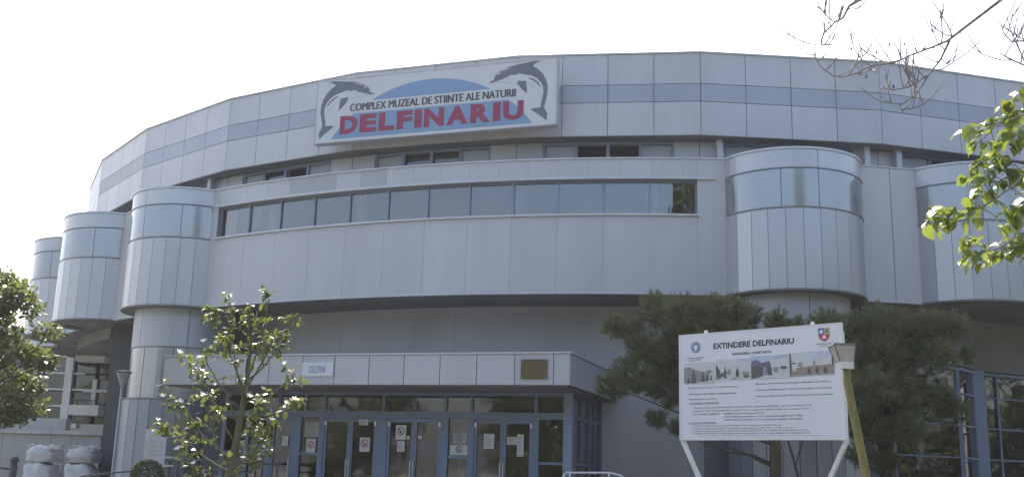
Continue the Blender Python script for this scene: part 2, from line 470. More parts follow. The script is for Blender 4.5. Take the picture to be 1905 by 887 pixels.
pe = [-28.0 + 1.775 * k for k in range(-3, 16)]
pe = [x for x in pe if -34.0 < x < -2.6]
pe = [PAN[0]] + pe + [PAN[-1]]
for i in range(len(pe) - 1):
    u, w = pe[i], pe[i + 1]
    grey = any(abs(u - t) < 0.05 for t in (-28.0, -26.225, -22.675))
    MB().arc(20.490, 20.5, u + 0.007, w - 0.007, 7.62, 8.0, 3).build('parapet_panel', 'clad_grey' if grey else 'clad', ribw)
MB().arc(20.46, 20.54, RW0 + 0.1, RW1 - 0.1, 5.19, 5.23, 24).build('drip_edge', 'trim', ribw)
MB().arc(20.30, 20.53, RW0, RW1, 8.0, 8.03, 24).build('parapet_cap', 'trim', ribw)
MB().arc(20.44, 20.56, PAN[0] - 0.1, PAN[-1] + 1.0, 7.565, 7.618, 24).build('window_hood', 'trim', ribw)
MB().arc(20.34, 20.55, PAN[0] - 0.1, PAN[-1] + 0.1, 6.80, 6.842, 24).build('window_sill', 'trim', ribw)
wf = MB()
for i, a in enumerate(PAN):
    hw = 0.10 if i in (3, 5, 8) else 0.07
    wf.arc(20.33, 20.41, a - hw, a + hw, 6.84, 7.57, 1)
wf.arc(20.335, 20.405, PAN[0], PAN[-1], 6.842, 6.875, 24)
wf.arc(20.335, 20.405, PAN[0], PAN[-1], 7.53, 7.565, 24)
win = wf.build('ribbon_window', 'blue_frame_thin', B)
for i in range(12):
    u, w = PAN[i] + 0.08, PAN[i + 1] - 0.08
    MB().arc(20.36, 20.372, u, w, 6.876, 7.529, 2).build('pane', 'glass_ribbon', win)
def curtain(a0, a1, r=20.22):
    mb = MB(); n = max(4, int((a1 - a0) / 0.12)); vs = []; fs = []
    for i in range(n + 1):
        a = rad(a0 + (a1 - a0) * i / n); rr = r + 0.025 * sin(i * 2.1)
        for z in (6.86, 7.60): vs.append((rr * sin(a), -rr * cos(a), z))
    for i in range(n): fs.append((2 * i, 2 * i + 2, 2 * i + 3, 2 * i + 1))
    mb.add(vs, fs).build('curtain', 'curtain', win)
for a0, a1 in ((-34.0, -33.1), (-31.35, -31.0), (-30.2, -29.2), (-23.3, -22.7), (-12.9, -12.4), (-5.2, -4.55)):
    curtain(a0, a1)
MB().arc(18.86, 20.30, RW0 - 8, RW1 + 8, 6.45, 6.55, 24).build('upper_floor', 'interior_room', B)
MB().arc(18.86, 18.92, RW0, RW1, 6.56, 7.85, 24).build('room_back_wall', 'interior_room', B)
MB().arc(18.86, 20.31, -90, 60, 7.86, 7.985, 64).build('ledge_slab', 'interior_room', B)
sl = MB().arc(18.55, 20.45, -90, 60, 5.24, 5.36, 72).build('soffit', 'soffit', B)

# rounded bays and the flat piers between them
def bay_meshes():
    c = (0, -19.95); A = 71.2; R = 1.5
    core = MB().arc(1.40, 1.455, -A, A, 5.235, 8.0, 28, c)
    core.arc(0.0, 1.44, -A - 8, A + 8, 7.97, 8.005, 28, c)
    me = {'bay': core.mesh('bay', 'joint')}
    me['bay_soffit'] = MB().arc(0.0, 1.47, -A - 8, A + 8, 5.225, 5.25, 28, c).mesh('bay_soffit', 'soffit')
    low = []
    n = 11
    for i in range(n):
        u = -A + 2 * A * i / n; w = u + 2 * A / n
        low.append(MB().arc(R - 0.045, R, u + 0.17, w - 0.17, 5.23, 6.80, 1, c).mesh('bay_panel', 'bay_panel'))
    me['low'] = low
    me['mid'] = [MB().arc(R - 0.045, R - 0.004, u + 0.25, w - 0.25, 6.835, 7.59, 14, c).mesh('bay_gloss_panel', 'bay_gloss')
                 for u, w in ((-A, -22), (-22, 6), (6, 44), (44, A))]
    me['top'] = [MB().arc(R - 0.045, R, u + 0.25, w - 0.25, 7.625, 7.985, 12, c).mesh('bay_top_panel', 'bay_panel')
                 for u, w in ((-A, 6), (6, A))]
    rim = MB(); rim.arc(R - 0.05, R + 0.012, -A, A, 7.597, 7.618, 28, c); rim.arc(R - 0.05, R + 0.010, -A, A, 6.806, 6.828, 28, c)
    me['rim'] = rim.mesh('bay_rim', 'rim_dark')
    me['cap'] = MB().arc(R - 0.10, R + 0.02, -A, A, 7.99, 8.035, 28, c).mesh('bay_cap', 'trim')
    me['edge'] = MB().arc(R - 0.30, R + 0.012, -A, A, 5.19, 5.224, 28, c).mesh('bay_lower_edge', 'soffit')
    return me
BM = bay_meshes()
for m in BM['mid'] + BM['low'] + BM['top']:
    m.polygons.foreach_set('use_smooth', [False] * len(m.polygons))
BAYS = [-72.4, -61.15, -49.9, -38.65, 3.2, 14.45, 25.7, 36.95]
for a in BAYS:
    b = link('bay', BM['bay'], B, a)
    link('bay_soffit', BM['bay_soffit'], b)
    for k in ('low', 'mid', 'top'):
        for me in BM[k]: link(me.name.split('.')[0], me, b)
    link('bay_rim', BM['rim'], b); link('bay_cap', BM['cap'], b); link('bay_lower_edge', BM['edge'], b)
def pier(a0, a1):
    p = MB().arc(20.30, 20.45, a0, a1, 5.235, 8.0, 4).build('pier', 'joint', B)
    m = a0 + (a1 - a0) * 0.52
    for u, w in ((a0, m), (m, a1)):
        MB().arc(20.45, 20.49, u + 0.02, w - 0.02, 5.23, 7.995, 2).build('wall_panel', 'clad', p)
    MB().arc(20.30, 20.51, a0, a1, 8.0, 8.025, 4).build('pier_cap', 'trim', p)
    MB().arc(20.40, 20.50, a0, a1, 5.195, 5.228, 4).build('drip_edge', 'trim', p)
for a0, a1 in ((-68.5, -65.1), (-57.25, -53.8), (-46.0, -42.55), (7.1, 10.55), (18.35, 21.8), (29.6, 33.0)):
    pier(a0, a1)

# drums that carry the two bays beside the entrance
def drum(a):
    c = (0, -19.95)
    d = MB().arc(0.9, 1.145, -180, 180, 0, 5.24, 36, c).build('drum', 'joint', B, rz=a)
    for i in range(6):
        MB().arc(1.145, 1.18, -180 + 60 * i + 0.4, -120 + 60 * i - 0.4, 4.31, 5.235, 10, c).build('drum_upper_panel', 'clad_low', d)
    for i in range(10):
        u = -180 + 36 * i + 10
        MB().arc(1.145, 1.172, u + 0.5, u + 35.5, 3.12, 4.28, 6, c).build('drum_band_panel', 'drum_band', d)
    MB().arc(1.14, 1.19, -180, 180, 4.282, 4.308, 36, c).build('drum_ring', 'rim_dark', d)
    MB().arc(1.14, 1.30, -180, 180, 3.09, 3.118, 36, c).build('drum_ring', 'rim_dark', d)
    MB().arc(1.1, 1.24, -180, 180, 0, 3.088, 36, c).build('drum_base', 'joint', d)
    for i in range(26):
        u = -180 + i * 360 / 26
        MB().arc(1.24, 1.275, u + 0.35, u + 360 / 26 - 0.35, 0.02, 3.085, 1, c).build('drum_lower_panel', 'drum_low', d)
    return d
drum(-38.65); drum(3.2)

# ground storey wall under the overhang
gw = MB().arc(18.50, 18.69, -54, 10.2, 0, 5.24, 64).build('ground_wall', 'clad_seam', B)
a = -54.0
while a < 10.0:
    w = min(a + 3.0, 10.2)
    if -1.4 < a + 1.5 < 0.7: pass
    MB().arc(18.69, 18.70, a + 0.010, w - 0.010, 0, 5.235, 4).build('ground_wall_panel', 'clad_low', gw)
    a = w
sd = MB().arc(18.705, 18.735, -1.35, 0.58, 0, 2.95, 2).build('service_door', 'blue_frame', B)
MB().arc(18.736, 18.745, -1.15, 0.40, 0.12, 2.8, 2).build('door_leaf', 'rim_dark', sd)
MB().arc(18.745, 18.79, 0.1, 0.25, 1.25, 1.32, 1).build('handle', 'steel', sd)

# glass wall on the right, under the far bays
def local(wx, wy): return (wx - BX, wy - BY)
P0, P1, P2, P3 = local(7.75, 21.30), local(9.40, 22.02), local(10.20, 22.95), local(14.8, 25.2)
gf = MB(); panes = []
def seg_grid(p, q, cuts, zs, z0, z1, w=0.05):
    p, q = Vector((*p, 0)), Vector((*q, 0)); t = (q - p); Lg = t.length; t.normalize(); nrm = Vector((t.y, -t.x, 0))
    M = Matrix(((t.x, nrm.x, 0, p.x), (t.y, nrm.y, 0, p.y), (0, 0, 1, 0), (0, 0, 0, 1)))
    cs = [0] + [c for c in cuts] + [Lg]
    for c in cs[1:-1]: gf.box(c - w / 2, c + w / 2, -0.05, 0.05, z0, z1, M)
    for z in zs: gf.box(0, Lg, -0.045, 0.045, z - 0.014, z + 0.014, M)
    gf.box(0, Lg, -0.047, 0.047, z1 - 0.07, z1, M)
    zz = [z0] + list(zs) + [z1 - 0.07]
    for i in range(len(cs) - 1):
        for j in range(len(zz) - 1):
            panes.append((M, cs[i] + w / 2, cs[i + 1] - w / 2, zz[j] + 0.02, zz[j + 1] - 0.02))
ZG = [1.55, 2.23, 2.89, 3.55]
seg_grid(P0, P1, [], ZG, 0.1, 4.1)
seg_grid(P1, P2, [], ZG, 0.1, 4.1)
seg_grid(P2, P3, [0.62, 2.1, 3.6], ZG, 0.1, 4.1)
for p, r in ((P1, 0.045), (P0, 0.045), (P3, 0.05)): gf.box(p[0] - r, p[0] + r, p[1] - r, p[1] + r, 0, 4.1)
gl = gf.build('glass_wall', 'blue_frame', B)
for M, x0, x1, z0, z1 in panes:
    MB().box(x0, x1, -0.006, 0.006, z0, z1, M).build('pane', 'glass_dark', gl)
MB().box(P2[0] - 0.14, P2[0] + 0.14, P2[1] - 0.14, P2[1] + 0.14, 0, 4.12).build('corner_post', 'blue_frame_thin', B)
ub = MB()
def wall_seg(p, q, z0, z1, th=0.12):
    p, q = Vector((*p, 0)), Vector((*q, 0)); t = (q - p); Lg = t.length; t.normalize(); nrm = Vector((t.y, -t.x, 0))
    M = Matrix(((t.x, nrm.x, 0, p.x), (t.y, nrm.y, 0, p.y), (0, 0, 1, 0), (0, 0, 0, 1)))
    ub.box(0, Lg, -th / 2, th / 2, z0, z1, M)
for p, q in ((P0, P1), (P1, P2), (P2, P3)): wall_seg(p, q, 4.125, 5.238)
ub.build('glass_wall_header', 'soffit', B)
lb = MB().arc(16.0, 16.2, 4, 40, 0, 5.24, 24)
lb.arc(16.2, 18.4, 4, 40, -0.02, 0.08, 24)
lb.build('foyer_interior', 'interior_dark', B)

# entrance: canopy, glazing, doors (x along the front, y = -distance from the hall's centre)
cb = MB().box(-4.80, 3.50, -22.46, -18.3, 3.20, 3.72)
can = cb.build('entrance_canopy', 'joint', B, rz=ENT)
CJ = [-4.82, -3.94, -3.16, -2.45, -1.73, -1.05, -0.34, 0.37, 1.08, 1.79, 2.51, 3.23, 3.535]
for i in range(12):
    MB().box(CJ[i] + 0.007, CJ[i + 1] - 0.007, -22.50, -22.455, 3.185, 3.735).build('canopy_panel', 'clad', can)
for i in range(4):
    y0 = -22.45 + i * 1.03
    MB().box(3.50, 3.538, y0 + 0.007, y0 + 1.023, 3.185, 3.735).build('canopy_panel', 'clad', can)
MB().box(-4.84, 3.56, -22.53, -18.3, 3.737, 3.765).build('canopy_top_trim', 'trim', can)
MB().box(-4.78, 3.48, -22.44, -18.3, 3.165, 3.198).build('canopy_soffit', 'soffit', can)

FL = 0.60
def ent_box(x0, x1, y0, y1, z0, z1): return MB().box(x0, x1, y0, y1, z0, z1)
fr = MB()
YF0, YF1 = -21.05, -20.95
posts = [(-4.30, -4.22), (-3.74, -3.66), (-3.26, -3.13), (-2.65, -2.46), (-2.06, -1.94), (-0.78, -0.55), (0.59, 0.74), (1.15, 1.27), (2.44, 2.57)]
for a0, a1 in posts: fr.box(a0, a1, YF0, YF1, FL, 2.66)
fr.box(-4.30, 3.10, YF0 - 0.004, YF1 + 0.004, 2.66, 2.785)
for x in (-4.26, -3.0, -2.4, -1.96, -0.66, 0.66, 1.2, 2.5): fr.box(x - 0.03, x + 0.03, YF0 + 0.01, YF1 - 0.01, 2.786, 3.16)
fr.box(-4.30, 3.10, YF0 + 0.012, YF1 - 0.012, 3.10, 3.163)
for x0, x1, z in ((-2.46, -2.06, 1.93), (2.57, 3.07, 1.85), (0.74, 1.15, 1.93), (-4.22, -3.74, 1.93), (-3.66, -3.26, 1.93)):
    fr.box(x0, x1, YF0 + 0.015, YF1 - 0.015, z - 0.025, z + 0.025)
ef = fr.build('entrance_frame', 'blue_frame', B, rz=ENT)
col = MB().box(3.05, 3.22, -21.07, -20.90, FL, 3.16).build('corner_post', 'blue_frame_thin', B, rz=ENT)
for x0, x1, z0, z1 in ((-2.46, -2.06, FL, 1.905), (-2.46, -2.06, 1.955, 2.66), (2.57, 3.05, FL, 1.825), (2.57, 3.05, 1.875, 2.66),
                       (0.74, 1.15, FL, 1.905), (0.74, 1.15, 1.955, 2.66), (-4.22, -3.74, FL, 1.905), (-4.22, -3.74, 1.955, 2.66),
                       (-3.66, -3.26, FL, 1.905), (-3.66, -3.26, 1.955, 2.66)):
    MB().box(x0, x1, -21.006, -20.994, z0, z1).build('pane', 'glass_dark', ef)
TX = [-4.26, -3.0, -2.4, -1.96, -0.66, 0.66, 1.2, 2.5, 3.08]
for i in range(8):
    MB().box(TX[i] + 0.03, TX[i + 1] - 0.03, -21.006, -20.994, 2.786, 3.10).build('transom_pane', 'glass_dark', ef)
def door(x0, x1, hinge):
    """One glazed leaf between x0 and x1."""
    mb = MB(); s = 0.058
    mb.box(x0, x0 + s, -21.03, -20.98, FL + 0.01, 2.655); mb.box(x1 - s, x1, -21.03, -20.98, FL + 0.01, 2.655)
    mb.box(x0 + s, x1 - s, -21.028, -20.982, 2.575, 2.655); mb.box(x0 + s, x1 - s, -21.028, -20.982, FL + 0.01, FL + 0.22)
    d = mb.build('door', 'blue_frame', B, rz=ENT)
    MB().box(x0 + s, x1 - s, -21.006, -20.994, FL + 0.22, 2.575).build('pane', 'glass_dark', d)
    xh = x1 - s / 2 if hinge == 'L' else x0 + s / 2
    h = MB().tube([(xh, -21.03, 1.45), (xh, -21.09, 1.47), (xh, -21.09, 1.83), (xh, -21.03, 1.85)], 0.012, 6)
    h.build('handle', 'steel', d)
    xc = x0 + s / 2 if hinge == 'L' else x1 - s / 2
    MB().box(xc - 0.02, xc + 0.02, -21.06, -21.031, 2.50, 2.58).build('hinge', 'steel', d)
for x0, x1, h in ((-3.13, -2.65, 'L'), (-1.94, -1.365, 'L'), (-1.36, -0.785, 'R'), (-0.55, 0.015, 'L'), (0.02, 0.585, 'R'), (1.27, 1.855, 'L'), (1.86, 2.44, 'R')):
    door(x0, x1, h)
# glazed right-hand side of the entrance
sf = MB(); SIDE = [-20.90, -20.2, -19.55, -18.95, -18.45]
for y in SIDE: sf.box(3.10, 3.20, y - 0.03, y + 0.03, FL, 3.16)
for z in (1.85, 2.72): sf.box(3.105, 3.195, -20.9, -18.45, z - 0.03, z + 0.03)
sf.box(3.105, 3.195, -20.9, -18.45, 3.10, 3.163)
sg = sf.build('side_glazing', 'blue_frame', B, rz=ENT)
for i in range(4):
    for z0, z1 in ((FL, 1.82), (1.88, 2.69), (2.75, 3.10)):
        MB().box(3.144, 3.156, SIDE[i] + 0.03, SIDE[i + 1] - 0.03, z0, z1).build('pane', 'glass_dark', sg)
lo = MB().box(-4.8, 3.0, -18.9, -18.75, FL, 3.16)
lo.box(-4.8, -4.35, -20.94, -18.9, FL, 3.16)
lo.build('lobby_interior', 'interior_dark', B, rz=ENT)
# platform, steps, ramp
pf = MB().box(-5.6, 4.2, -23.6, -18.4, 0, FL).build('entrance_platform', 'step_stone', B, rz=ENT)
for i in range(3):
    MB().box(-2.8, 2.9, -23.9 - 0.3 * i, -23.6 - 0.3 * i + 0.0, 0, FL - 0.15 * (i + 1)).build('step', 'step_stone', pf)
rp = MB(); rp.add([(-5.6, -23.6, FL), (-5.6, -22.2, FL), (-10.8, -22.2, 0.02), (-10.8, -23.6, 0.02), (-5.6, -23.6, 0), (-5.6, -22.2, 0)],
                  [(0, 1, 2, 3), (0, 3, 4), (1, 5, 2), (0, 4, 5, 1), (2, 5, 4, 3)])
rp.build('ramp', 'step_stone', B, rz=ENT)
# downstand beam; added block, coloured as deep shade, under the far left bays
MB().arc(18.9, 19.9, -62, -50.5, 4.93, 5.236, 8).build('downstand_beam', 'soffit', B)
MB().box(-15.07, -14.2, -13.2, -10.5, 0, 5.236).build('shade_block', 'deep_shade', B)

# ------------------------------------------------------------------ big roof sign (local x along sign, y = -distance from hall centre)
SGN = -18.77
sgn = thing('rooftop_sign', 'wide white sign with two dolphins and red lettering on the roof band', 'sign', (BX, BY, 0), SGN)
MB().box(-2.70, 2.955, -20.30, -20.12, 8.79, 10.25).build('sign_board', 'sign_white', sgn)
fm = MB(); e = 0.02
fm.box(-2.72, 2.975, -20.31, -20.10, 8.765, 8.79 - 0.001); fm.box(-2.72, 2.975, -20.31, -20.10, 10.251, 10.27)
fm.box(-2.72, -2.701, -20.31, -20.10, 8.79, 10.25); fm.box(2.956, 2.975, -20.31, -20.10, 8.79, 10.25)
fm.build('sign_frame', 'sign_side', sgn)
bk = MB()
for x in (-2.0, -0.7, 0.8, 2.2): bk.box(x - 0.04, x + 0.04, -20.12, -19.86, 8.9, 9.0); bk.box(x - 0.04, x + 0.04, -20.12, -19.86, 9.9, 10.0)
bk.build('sign_bracket', 'rim_dark', sgn)
arc = []
cx, R, zb = 0.08, 2.93, 8.825
cz = zb + 1.225 - R
for i in range(41):
    t = -1 + 2 * i / 40
    x = cx + 2.37 * t
    arc.append((x, cz + math.sqrt(R * R - (x - cx) ** 2)))
def clip(lo, hi):
    top = [(x, z) for x, z in arc if z > lo + 0.002]
    xa = math.sqrt(R * R - (lo - cz) ** 2)
    up = [(x, min(z, hi)) for x, z in top]
    return [(cx - xa, lo)] + up + [(cx + xa, lo)]
MB().poly(clip(9.69, 11), -20.304, -20.3005).build('blue_arc', 'sign_blue', sgn)
low = [(x, z) for x, z in arc if z < 9.41]
lo_l = [p for p in low if p[0] < cx]; lo_r = [p for p in low if p[0] > cx]
xa = math.sqrt(R * R - (9.41 - cz) ** 2)
MB().poly(lo_l + [(cx - xa, 9.41), (cx + xa, 9.41)] + lo_r, -20.304, -20.3005).build('blue_arc', 'sign_blue', sgn)
for q, dx in enumerate((0.0, 0.009, 0.018)):
    link('lettering', text_mesh('COMPLEX MUZEAL DE STIINTE ALE NATURII', 3.91, 0.178, -1.86 + dx, 9.463, 'sign_black', -20.306 - 0.0006 * q), sgn)
x = -2.08
wd = {'D': .44, 'E': .41, 'L': .38, 'F': .37, 'I': .17, 'N': .47, 'A': .50, 'R': .46, 'U': .46}
WORD = 'DELFINARIU'
tot = sum(wd[c] for c in WORD); sp = (4.33 - tot) / 9
for c in WORD:
    link('red_letter', text_mesh(c, wd[c], 0.425, x, 8.942, 'sign_red', -20.309, bold=0.055 if c != 'I' else 0.0), sgn)
    x += wd[c] + sp
BODY = [(1.435, 9.831), (1.557, 9.889), (1.592, 9.986), (1.652, 10.042), (1.738, 10.084), (1.884, 10.144), (2.056, 10.176), (2.227, 10.196), (2.373, 10.215), (2.495, 10.228), (2.617, 10.205), (2.508, 10.179), (2.448, 10.148), (2.437, 10.112), (2.548, 10.039), (2.647, 9.931), (2.723, 9.801), (2.769, 9.649), (2.772, 9.503), (2.744, 9.359), (2.7, 9.169), (2.738, 9.093), (2.775, 9.018), (2.762, 8.862), (2.694, 8.928), (2.596, 9.009), (2.498, 9.078), (2.4, 9.147), (2.496, 9.168), (2.593, 9.167), (2.628, 9.176), (2.633, 9.272), (2.66, 9.367), (2.681, 9.511), (2.666, 9.635), (2.616, 9.737), (2.516, 9.845), (2.406, 9.905), (2.259, 9.945), (2.111, 9.984), (2.062, 9.952), (1.939, 9.964), (1.878, 9.945), (1.867, 9.904), (1.817, 9.919), (1.756, 9.882), (1.646, 9.856), (1.522, 9.818)]
FIN = [(2.103, 9.812), (2.287, 9.794), (2.302, 9.669), (2.319, 9.508), (2.219, 9.591), (2.143, 9.684), (2.092, 9.763)]
LINE = [(1.448, 9.82), (1.746, 9.815), (2.043, 9.763), (2.288, 9.744), (2.46, 9.654), (2.584, 9.52), (2.636, 9.369)]
STRIPE = [(2.36, 9.86), (2.46, 9.82), (2.56, 9.74), (2.62, 9.63), (2.60, 9.63), (2.53, 9.72), (2.43, 9.80), (2.34, 9.84)]
for mir in (1, -1):
    T = (lambda p: p) if mir == 1 else (lambda p: (0.175 - p[0], p[1]))
    mb = MB().poly([T(p) for p in BODY], -20.304, -20.3005); mb.poly([T(p) for p in FIN], -20.304, -20.3005); mb.poly([T(p) for p in STRIPE], -20.304, -20.3005)
    d = mb.build('dolphin_emblem', 'sign_slate', sgn)
    ln = MB()
    for i in range(len(LINE) - 1):
        a_, b_ = T(LINE[i]), T(LINE[i + 1]); ln.bar((a_[0], -20.302, a_[1]), (b_[0], -20.302, b_[1]), 0.004, 0.012)
    ln.build('belly_line', 'sign_side', d)
    ey = MB().poly([T(p) for p in ((1.66, 9.99), (1.70, 10.01), (1.72, 10.04), (1.66, 10.03), (1.63, 10.0))], -20.3062, -20.3045)
    ey.poly([T(p) for p in ((1.76, 10.06), (1.84, 10.09), (1.93, 10.115), (1.92, 10.125), (1.83, 10.105), (1.75, 10.075))], -20.3062, -20.3045)
    ey.build('highlight', 'sign_white', d)

# ------------------------------------------------------------------ things fixed to the entrance
def wall_thing(name, label, cat, group=None): return thing(name, label, cat, (BX, BY, 0), ENT, group)
s = wall_thing('small_sign', 'small white panel with blue word on the entrance canopy', 'sign')
MB().box(-1.72, -1.07, -22.525, -22.501, 3.34, 3.60).build('sign_plate', 'board_white', s)
link('lettering', text_mesh('DELFINI', 0.34, 0.13, -1.57, 3.405, 'sign_blue', -22.5285, bold=0.02), s)
s = wall_thing('bronze_plaque', 'dark bronze plaque fixed to the canopy beside its corner', 'plaque')
MB().box(2.64, 3.115, -22.522, -22.501, 3.285, 3.628).build('plate', 'bronze', s)
pr = MB(); pr.box(2.63, 3.125, -22.53, -22.502, 3.278, 3.2845); pr.box(2.63, 3.125, -22.53, -22.502, 3.6285, 3.635)
pr.box(2.63, 2.6395, -22.53, -22.502, 3.2845, 3.6285); pr.box(3.1155, 3.125, -22.53, -22.502, 3.2845, 3.6285); pr.build('plaque_border', 'rim_dark', s)
sc_ = MB()
for x, z in ((2.66, 3.30), (3.095, 3.30), (2.66, 3.61), (3.095, 3.61)): sc_.box(x - 0.008, x + 0.008, -22.527, -22.5225, z - 0.008, z + 0.008)
sc_.build('screw', 'steel', s)

def ring(mb, x, z, r, w, y0, y1, n=16):
    for i in range(n):
        a, b = 2 * pi * i / n, 2 * pi * (i + 1) / n
        mb.poly([(x + (r - w) * cos(a), z + (r - w) * sin(a)), (x + r * cos(a), z + r * sin(a)), (x + r * cos(b), z + r * sin(b)), (x + (r - w) * cos(b), z + (r - w) * sin(b))], y0, y1)
NOT = [  # x0, x1, z0, z1, kind, label
    (-2.87, -2.74, 2.08, 2.27, 'text', 'small pale notice on the single door beside the flowering tree'),
    (-2.39, -2.08, 2.26, 2.56, 'grey', 'large greyish poster on the narrow pane beside the double doors, above another'),
    (-2.34, -2.13, 1.94, 2.23, 'ban', 'white notice with a ban symbol under the greyish poster'),
    (-1.18, -0.98, 2.51, 2.62, 'text', 'small landscape notice high on the door, above a ban notice'),
    (-1.14, -0.92, 1.99, 2.27, 'ban', 'white ban notice alone below a small landscape notice'),
    (-0.37, -0.15, 2.24, 2.52, 'ban', 'white ban notice directly above a small plain notice'),
    (-0.33, -0.17, 2.01, 2.21, 'text', 'small plain notice directly below a ban notice'),
    (-0.13, -0.065, 2.25, 2.31, 'tape', 'tiny white sticker beside the ban notice, left of the door stile'),
    (0.11, 0.19, 2.26, 2.32, 'tape', 'tiny white sticker right of the middle door stile'),
    (0.83, 1.12, 2.18, 2.40, 'grey', 'grey poster on the narrow pane above a cluster sheet'),
    (0.78, 1.14, 1.97, 2.155, 'ban', 'wide white notice with ban symbol below the grey poster'),
    (1.47, 1.68, 2.10, 2.38, 'text', 'white text notice alone on the door beside the narrow pane'),
    (1.94, 2.135, 2.18, 2.33, 'text', 'white landscape notice joined to a tall narrow notice'),
    (2.14, 2.27, 1.97, 2.38, 'text', 'tall narrow white notice near the last door post')]
for i, (x0, x1, z0, z1, k, lab) in enumerate(NOT):
    s = wall_thing('notice', lab, 'notice', 'notices taped to the entrance glass')
    Y0, Y1 = (-21.034, -21.031) if i not in (1, 2, 9, 10) else (-21.012, -21.0065)
    MB().box(x0, x1, Y0, Y1, z0, z1).build('sheet', 'paper_grey' if k == 'grey' else 'paper', s)
    w, h = x1 - x0, z1 - z0; mb = MB(); y0, y1 = Y0 - 0.002, Y0 - 0.0004
    if k == 'ban':
        r = min(w, h) * 0.36; cxx, czz = (x0 + x1) / 2, z1 - h * 0.42
        ring(mb, cxx, czz, r, r * 0.22, y0, y1)
        mb.poly([(cxx - r * .65, czz + r * .5), (cxx - r * .5, czz + r * .65), (cxx + r * .65, czz - r * .5), (cxx + r * .5, czz - r * .65)], y0, y1)
        mb.poly([(cxx - r * .45, czz - r * .35), (cxx + r * .05, czz - r * .55), (cxx + r * .1, czz - r * .05), (cxx - r * .3, czz + r * .05)], y0 - 0.0008, y1 - 0.0018)
        mb.build('ban_symbol', 'ink_red' if i in (2, 4) else 'ink', s)
    elif k in ('text', 'grey'):
        n = max(3, int(h / 0.035))
        for q in range(n):
            zz = z1 - h * (q + 1) / (n + 1)
            mb.box(x0 + w * .12, x1 - w * (.12 + .3 * random.random()), y0, y1, zz - 0.004, zz + 0.004)
        mb.build('text_lines', 'ink_grey', s)
st = wall_thing('notice_stand', 'slim white stand behind the glass under the cluster sheet', 'stand')
MB().box(0.90, 0.99, -20.90, -20.82, FL + 0.03, 1.92).build('post', 'white_paint', st)
MB().box(0.78, 1.11, -21.0 + 0.08, -20.72, FL, FL + 0.03).build('base', 'post_grey', st)
MB().box(0.80, 1.09, -20.93, -20.80, 1.92, 1.95).build('shelf', 'white_paint', st)

# white handrail at the steps
def rail_thing(name, label, cat, pts, r, matn, posts, base_z, mid=()):
    t = thing(name, label, cat, (pts[0][0], pts[0][1], 0))
    off = (pts[0][0], pts[0][1], 0)
    MB().tube(pts, r, 8).build('top_rail', matn, t, True, off)
    for dz in mid: MB().tube([(p[0], p[1], p[2] - dz) for p in pts[1:-1] if True] if len(pts) > 3 else [(p[0], p[1], p[2] - dz) for p in pts], r * 0.7, 6).build('mid_rail', matn, t, True, off)
    for (x, y, z0, z1) in posts: MB().tube([(x, y, z0), (x, y, z1)], r * 0.9, 8).build('post', matn, t, True, off)
    return t
rail_thing('handrail', 'short white tubular handrail at the corner of the glazed entrance', 'handrail',
           [(1.00, 18.55, 1.45), (1.01, 18.6, 1.64), (1.06, 18.62, 1.685), (1.45, 18.5, 1.695), (1.80, 18.40, 1.70), (1.98, 18.34, 1.66), (2.14, 18.30, 1.52)], 0.019, 'rail_white',
           [(1.12, 18.60, 0.58, 1.68), (1.78, 18.405, 0.0, 1.69)], 0)
rail_thing('ramp_railing', 'dark metal ramp railing with several bars beside the grey drum', 'railing',
           [(-6.40, 20.9, 1.74), (-5.6, 20.65, 1.72), (-4.8, 20.4, 1.70), (-4.2, 20.2, 1.70)], 0.022, 'rail_dark',
           [(-6.38, 20.9, 0.5, 1.74), (-5.4, 20.59, 0.5, 1.72), (-4.3, 20.23, 0.5, 1.70)], 0, (0.16, 0.34, 0.52))
rail_thing('lower_railing', 'thin dark sloping railing reaching from the lamp post to the clipped ball bush', 'railing',
           [(-8.4, 21.3, 1.36), (-7.6, 21.1, 1.46), (-6.9, 20.95, 1.53)], 0.016, 'rail_dark',
           [(-8.3, 21.28, 0, 1.38), (-6.95, 20.96, 0, 1.53)], 0, (0.18,))
s = thing('bracket_sign', 'small white plate on a dark post beside the ball bush', 'sign', (-6.48, 20.6, 0))
MB().tube([(-6.45, 20.62, 0), (-6.45, 20.62, 1.72)], 0.035, 8).build('post', 'rail_dark', s, True, (-6.48, 20.6, 0))
MB().box(-6.60, -6.36, 20.56, 20.60, 1.755, 1.785).build('plate', 'rail_white', s, off=(-6.48, 20.6, 0))
MB().box(-6.60, -6.36, 20.56, 20.58, 1.60, 1.625).build('plate', 'rail_white', s, off=(-6.48, 20.6, 0))
# notice board in front of the drum
s = thing('notice_board', 'upright whitish notice board standing behind the clipped ball bush', 'notice board', (-7.6, 23.2, 0))
MB().box(-0.235, 0.235, -0.02, 0.02, 1.15, 2.37).build('board', 'white_paint', s)
tl = MB()
for i in range(9):
    z = 2.22 - 0.1 * i; tl.box(-0.16 + 0.02 * (i % 3), 0.17 - 0.05 * (i % 2), -0.0225, -0.0205, z - 0.007, z + 0.007)
tl.build('text_lines', 'sign_side', s)
for x in (-0.18, 0.18): MB().box(x - 0.025, x + 0.025, 0.021, 0.06, 0, 2.2).build('leg', 'post_grey', s)

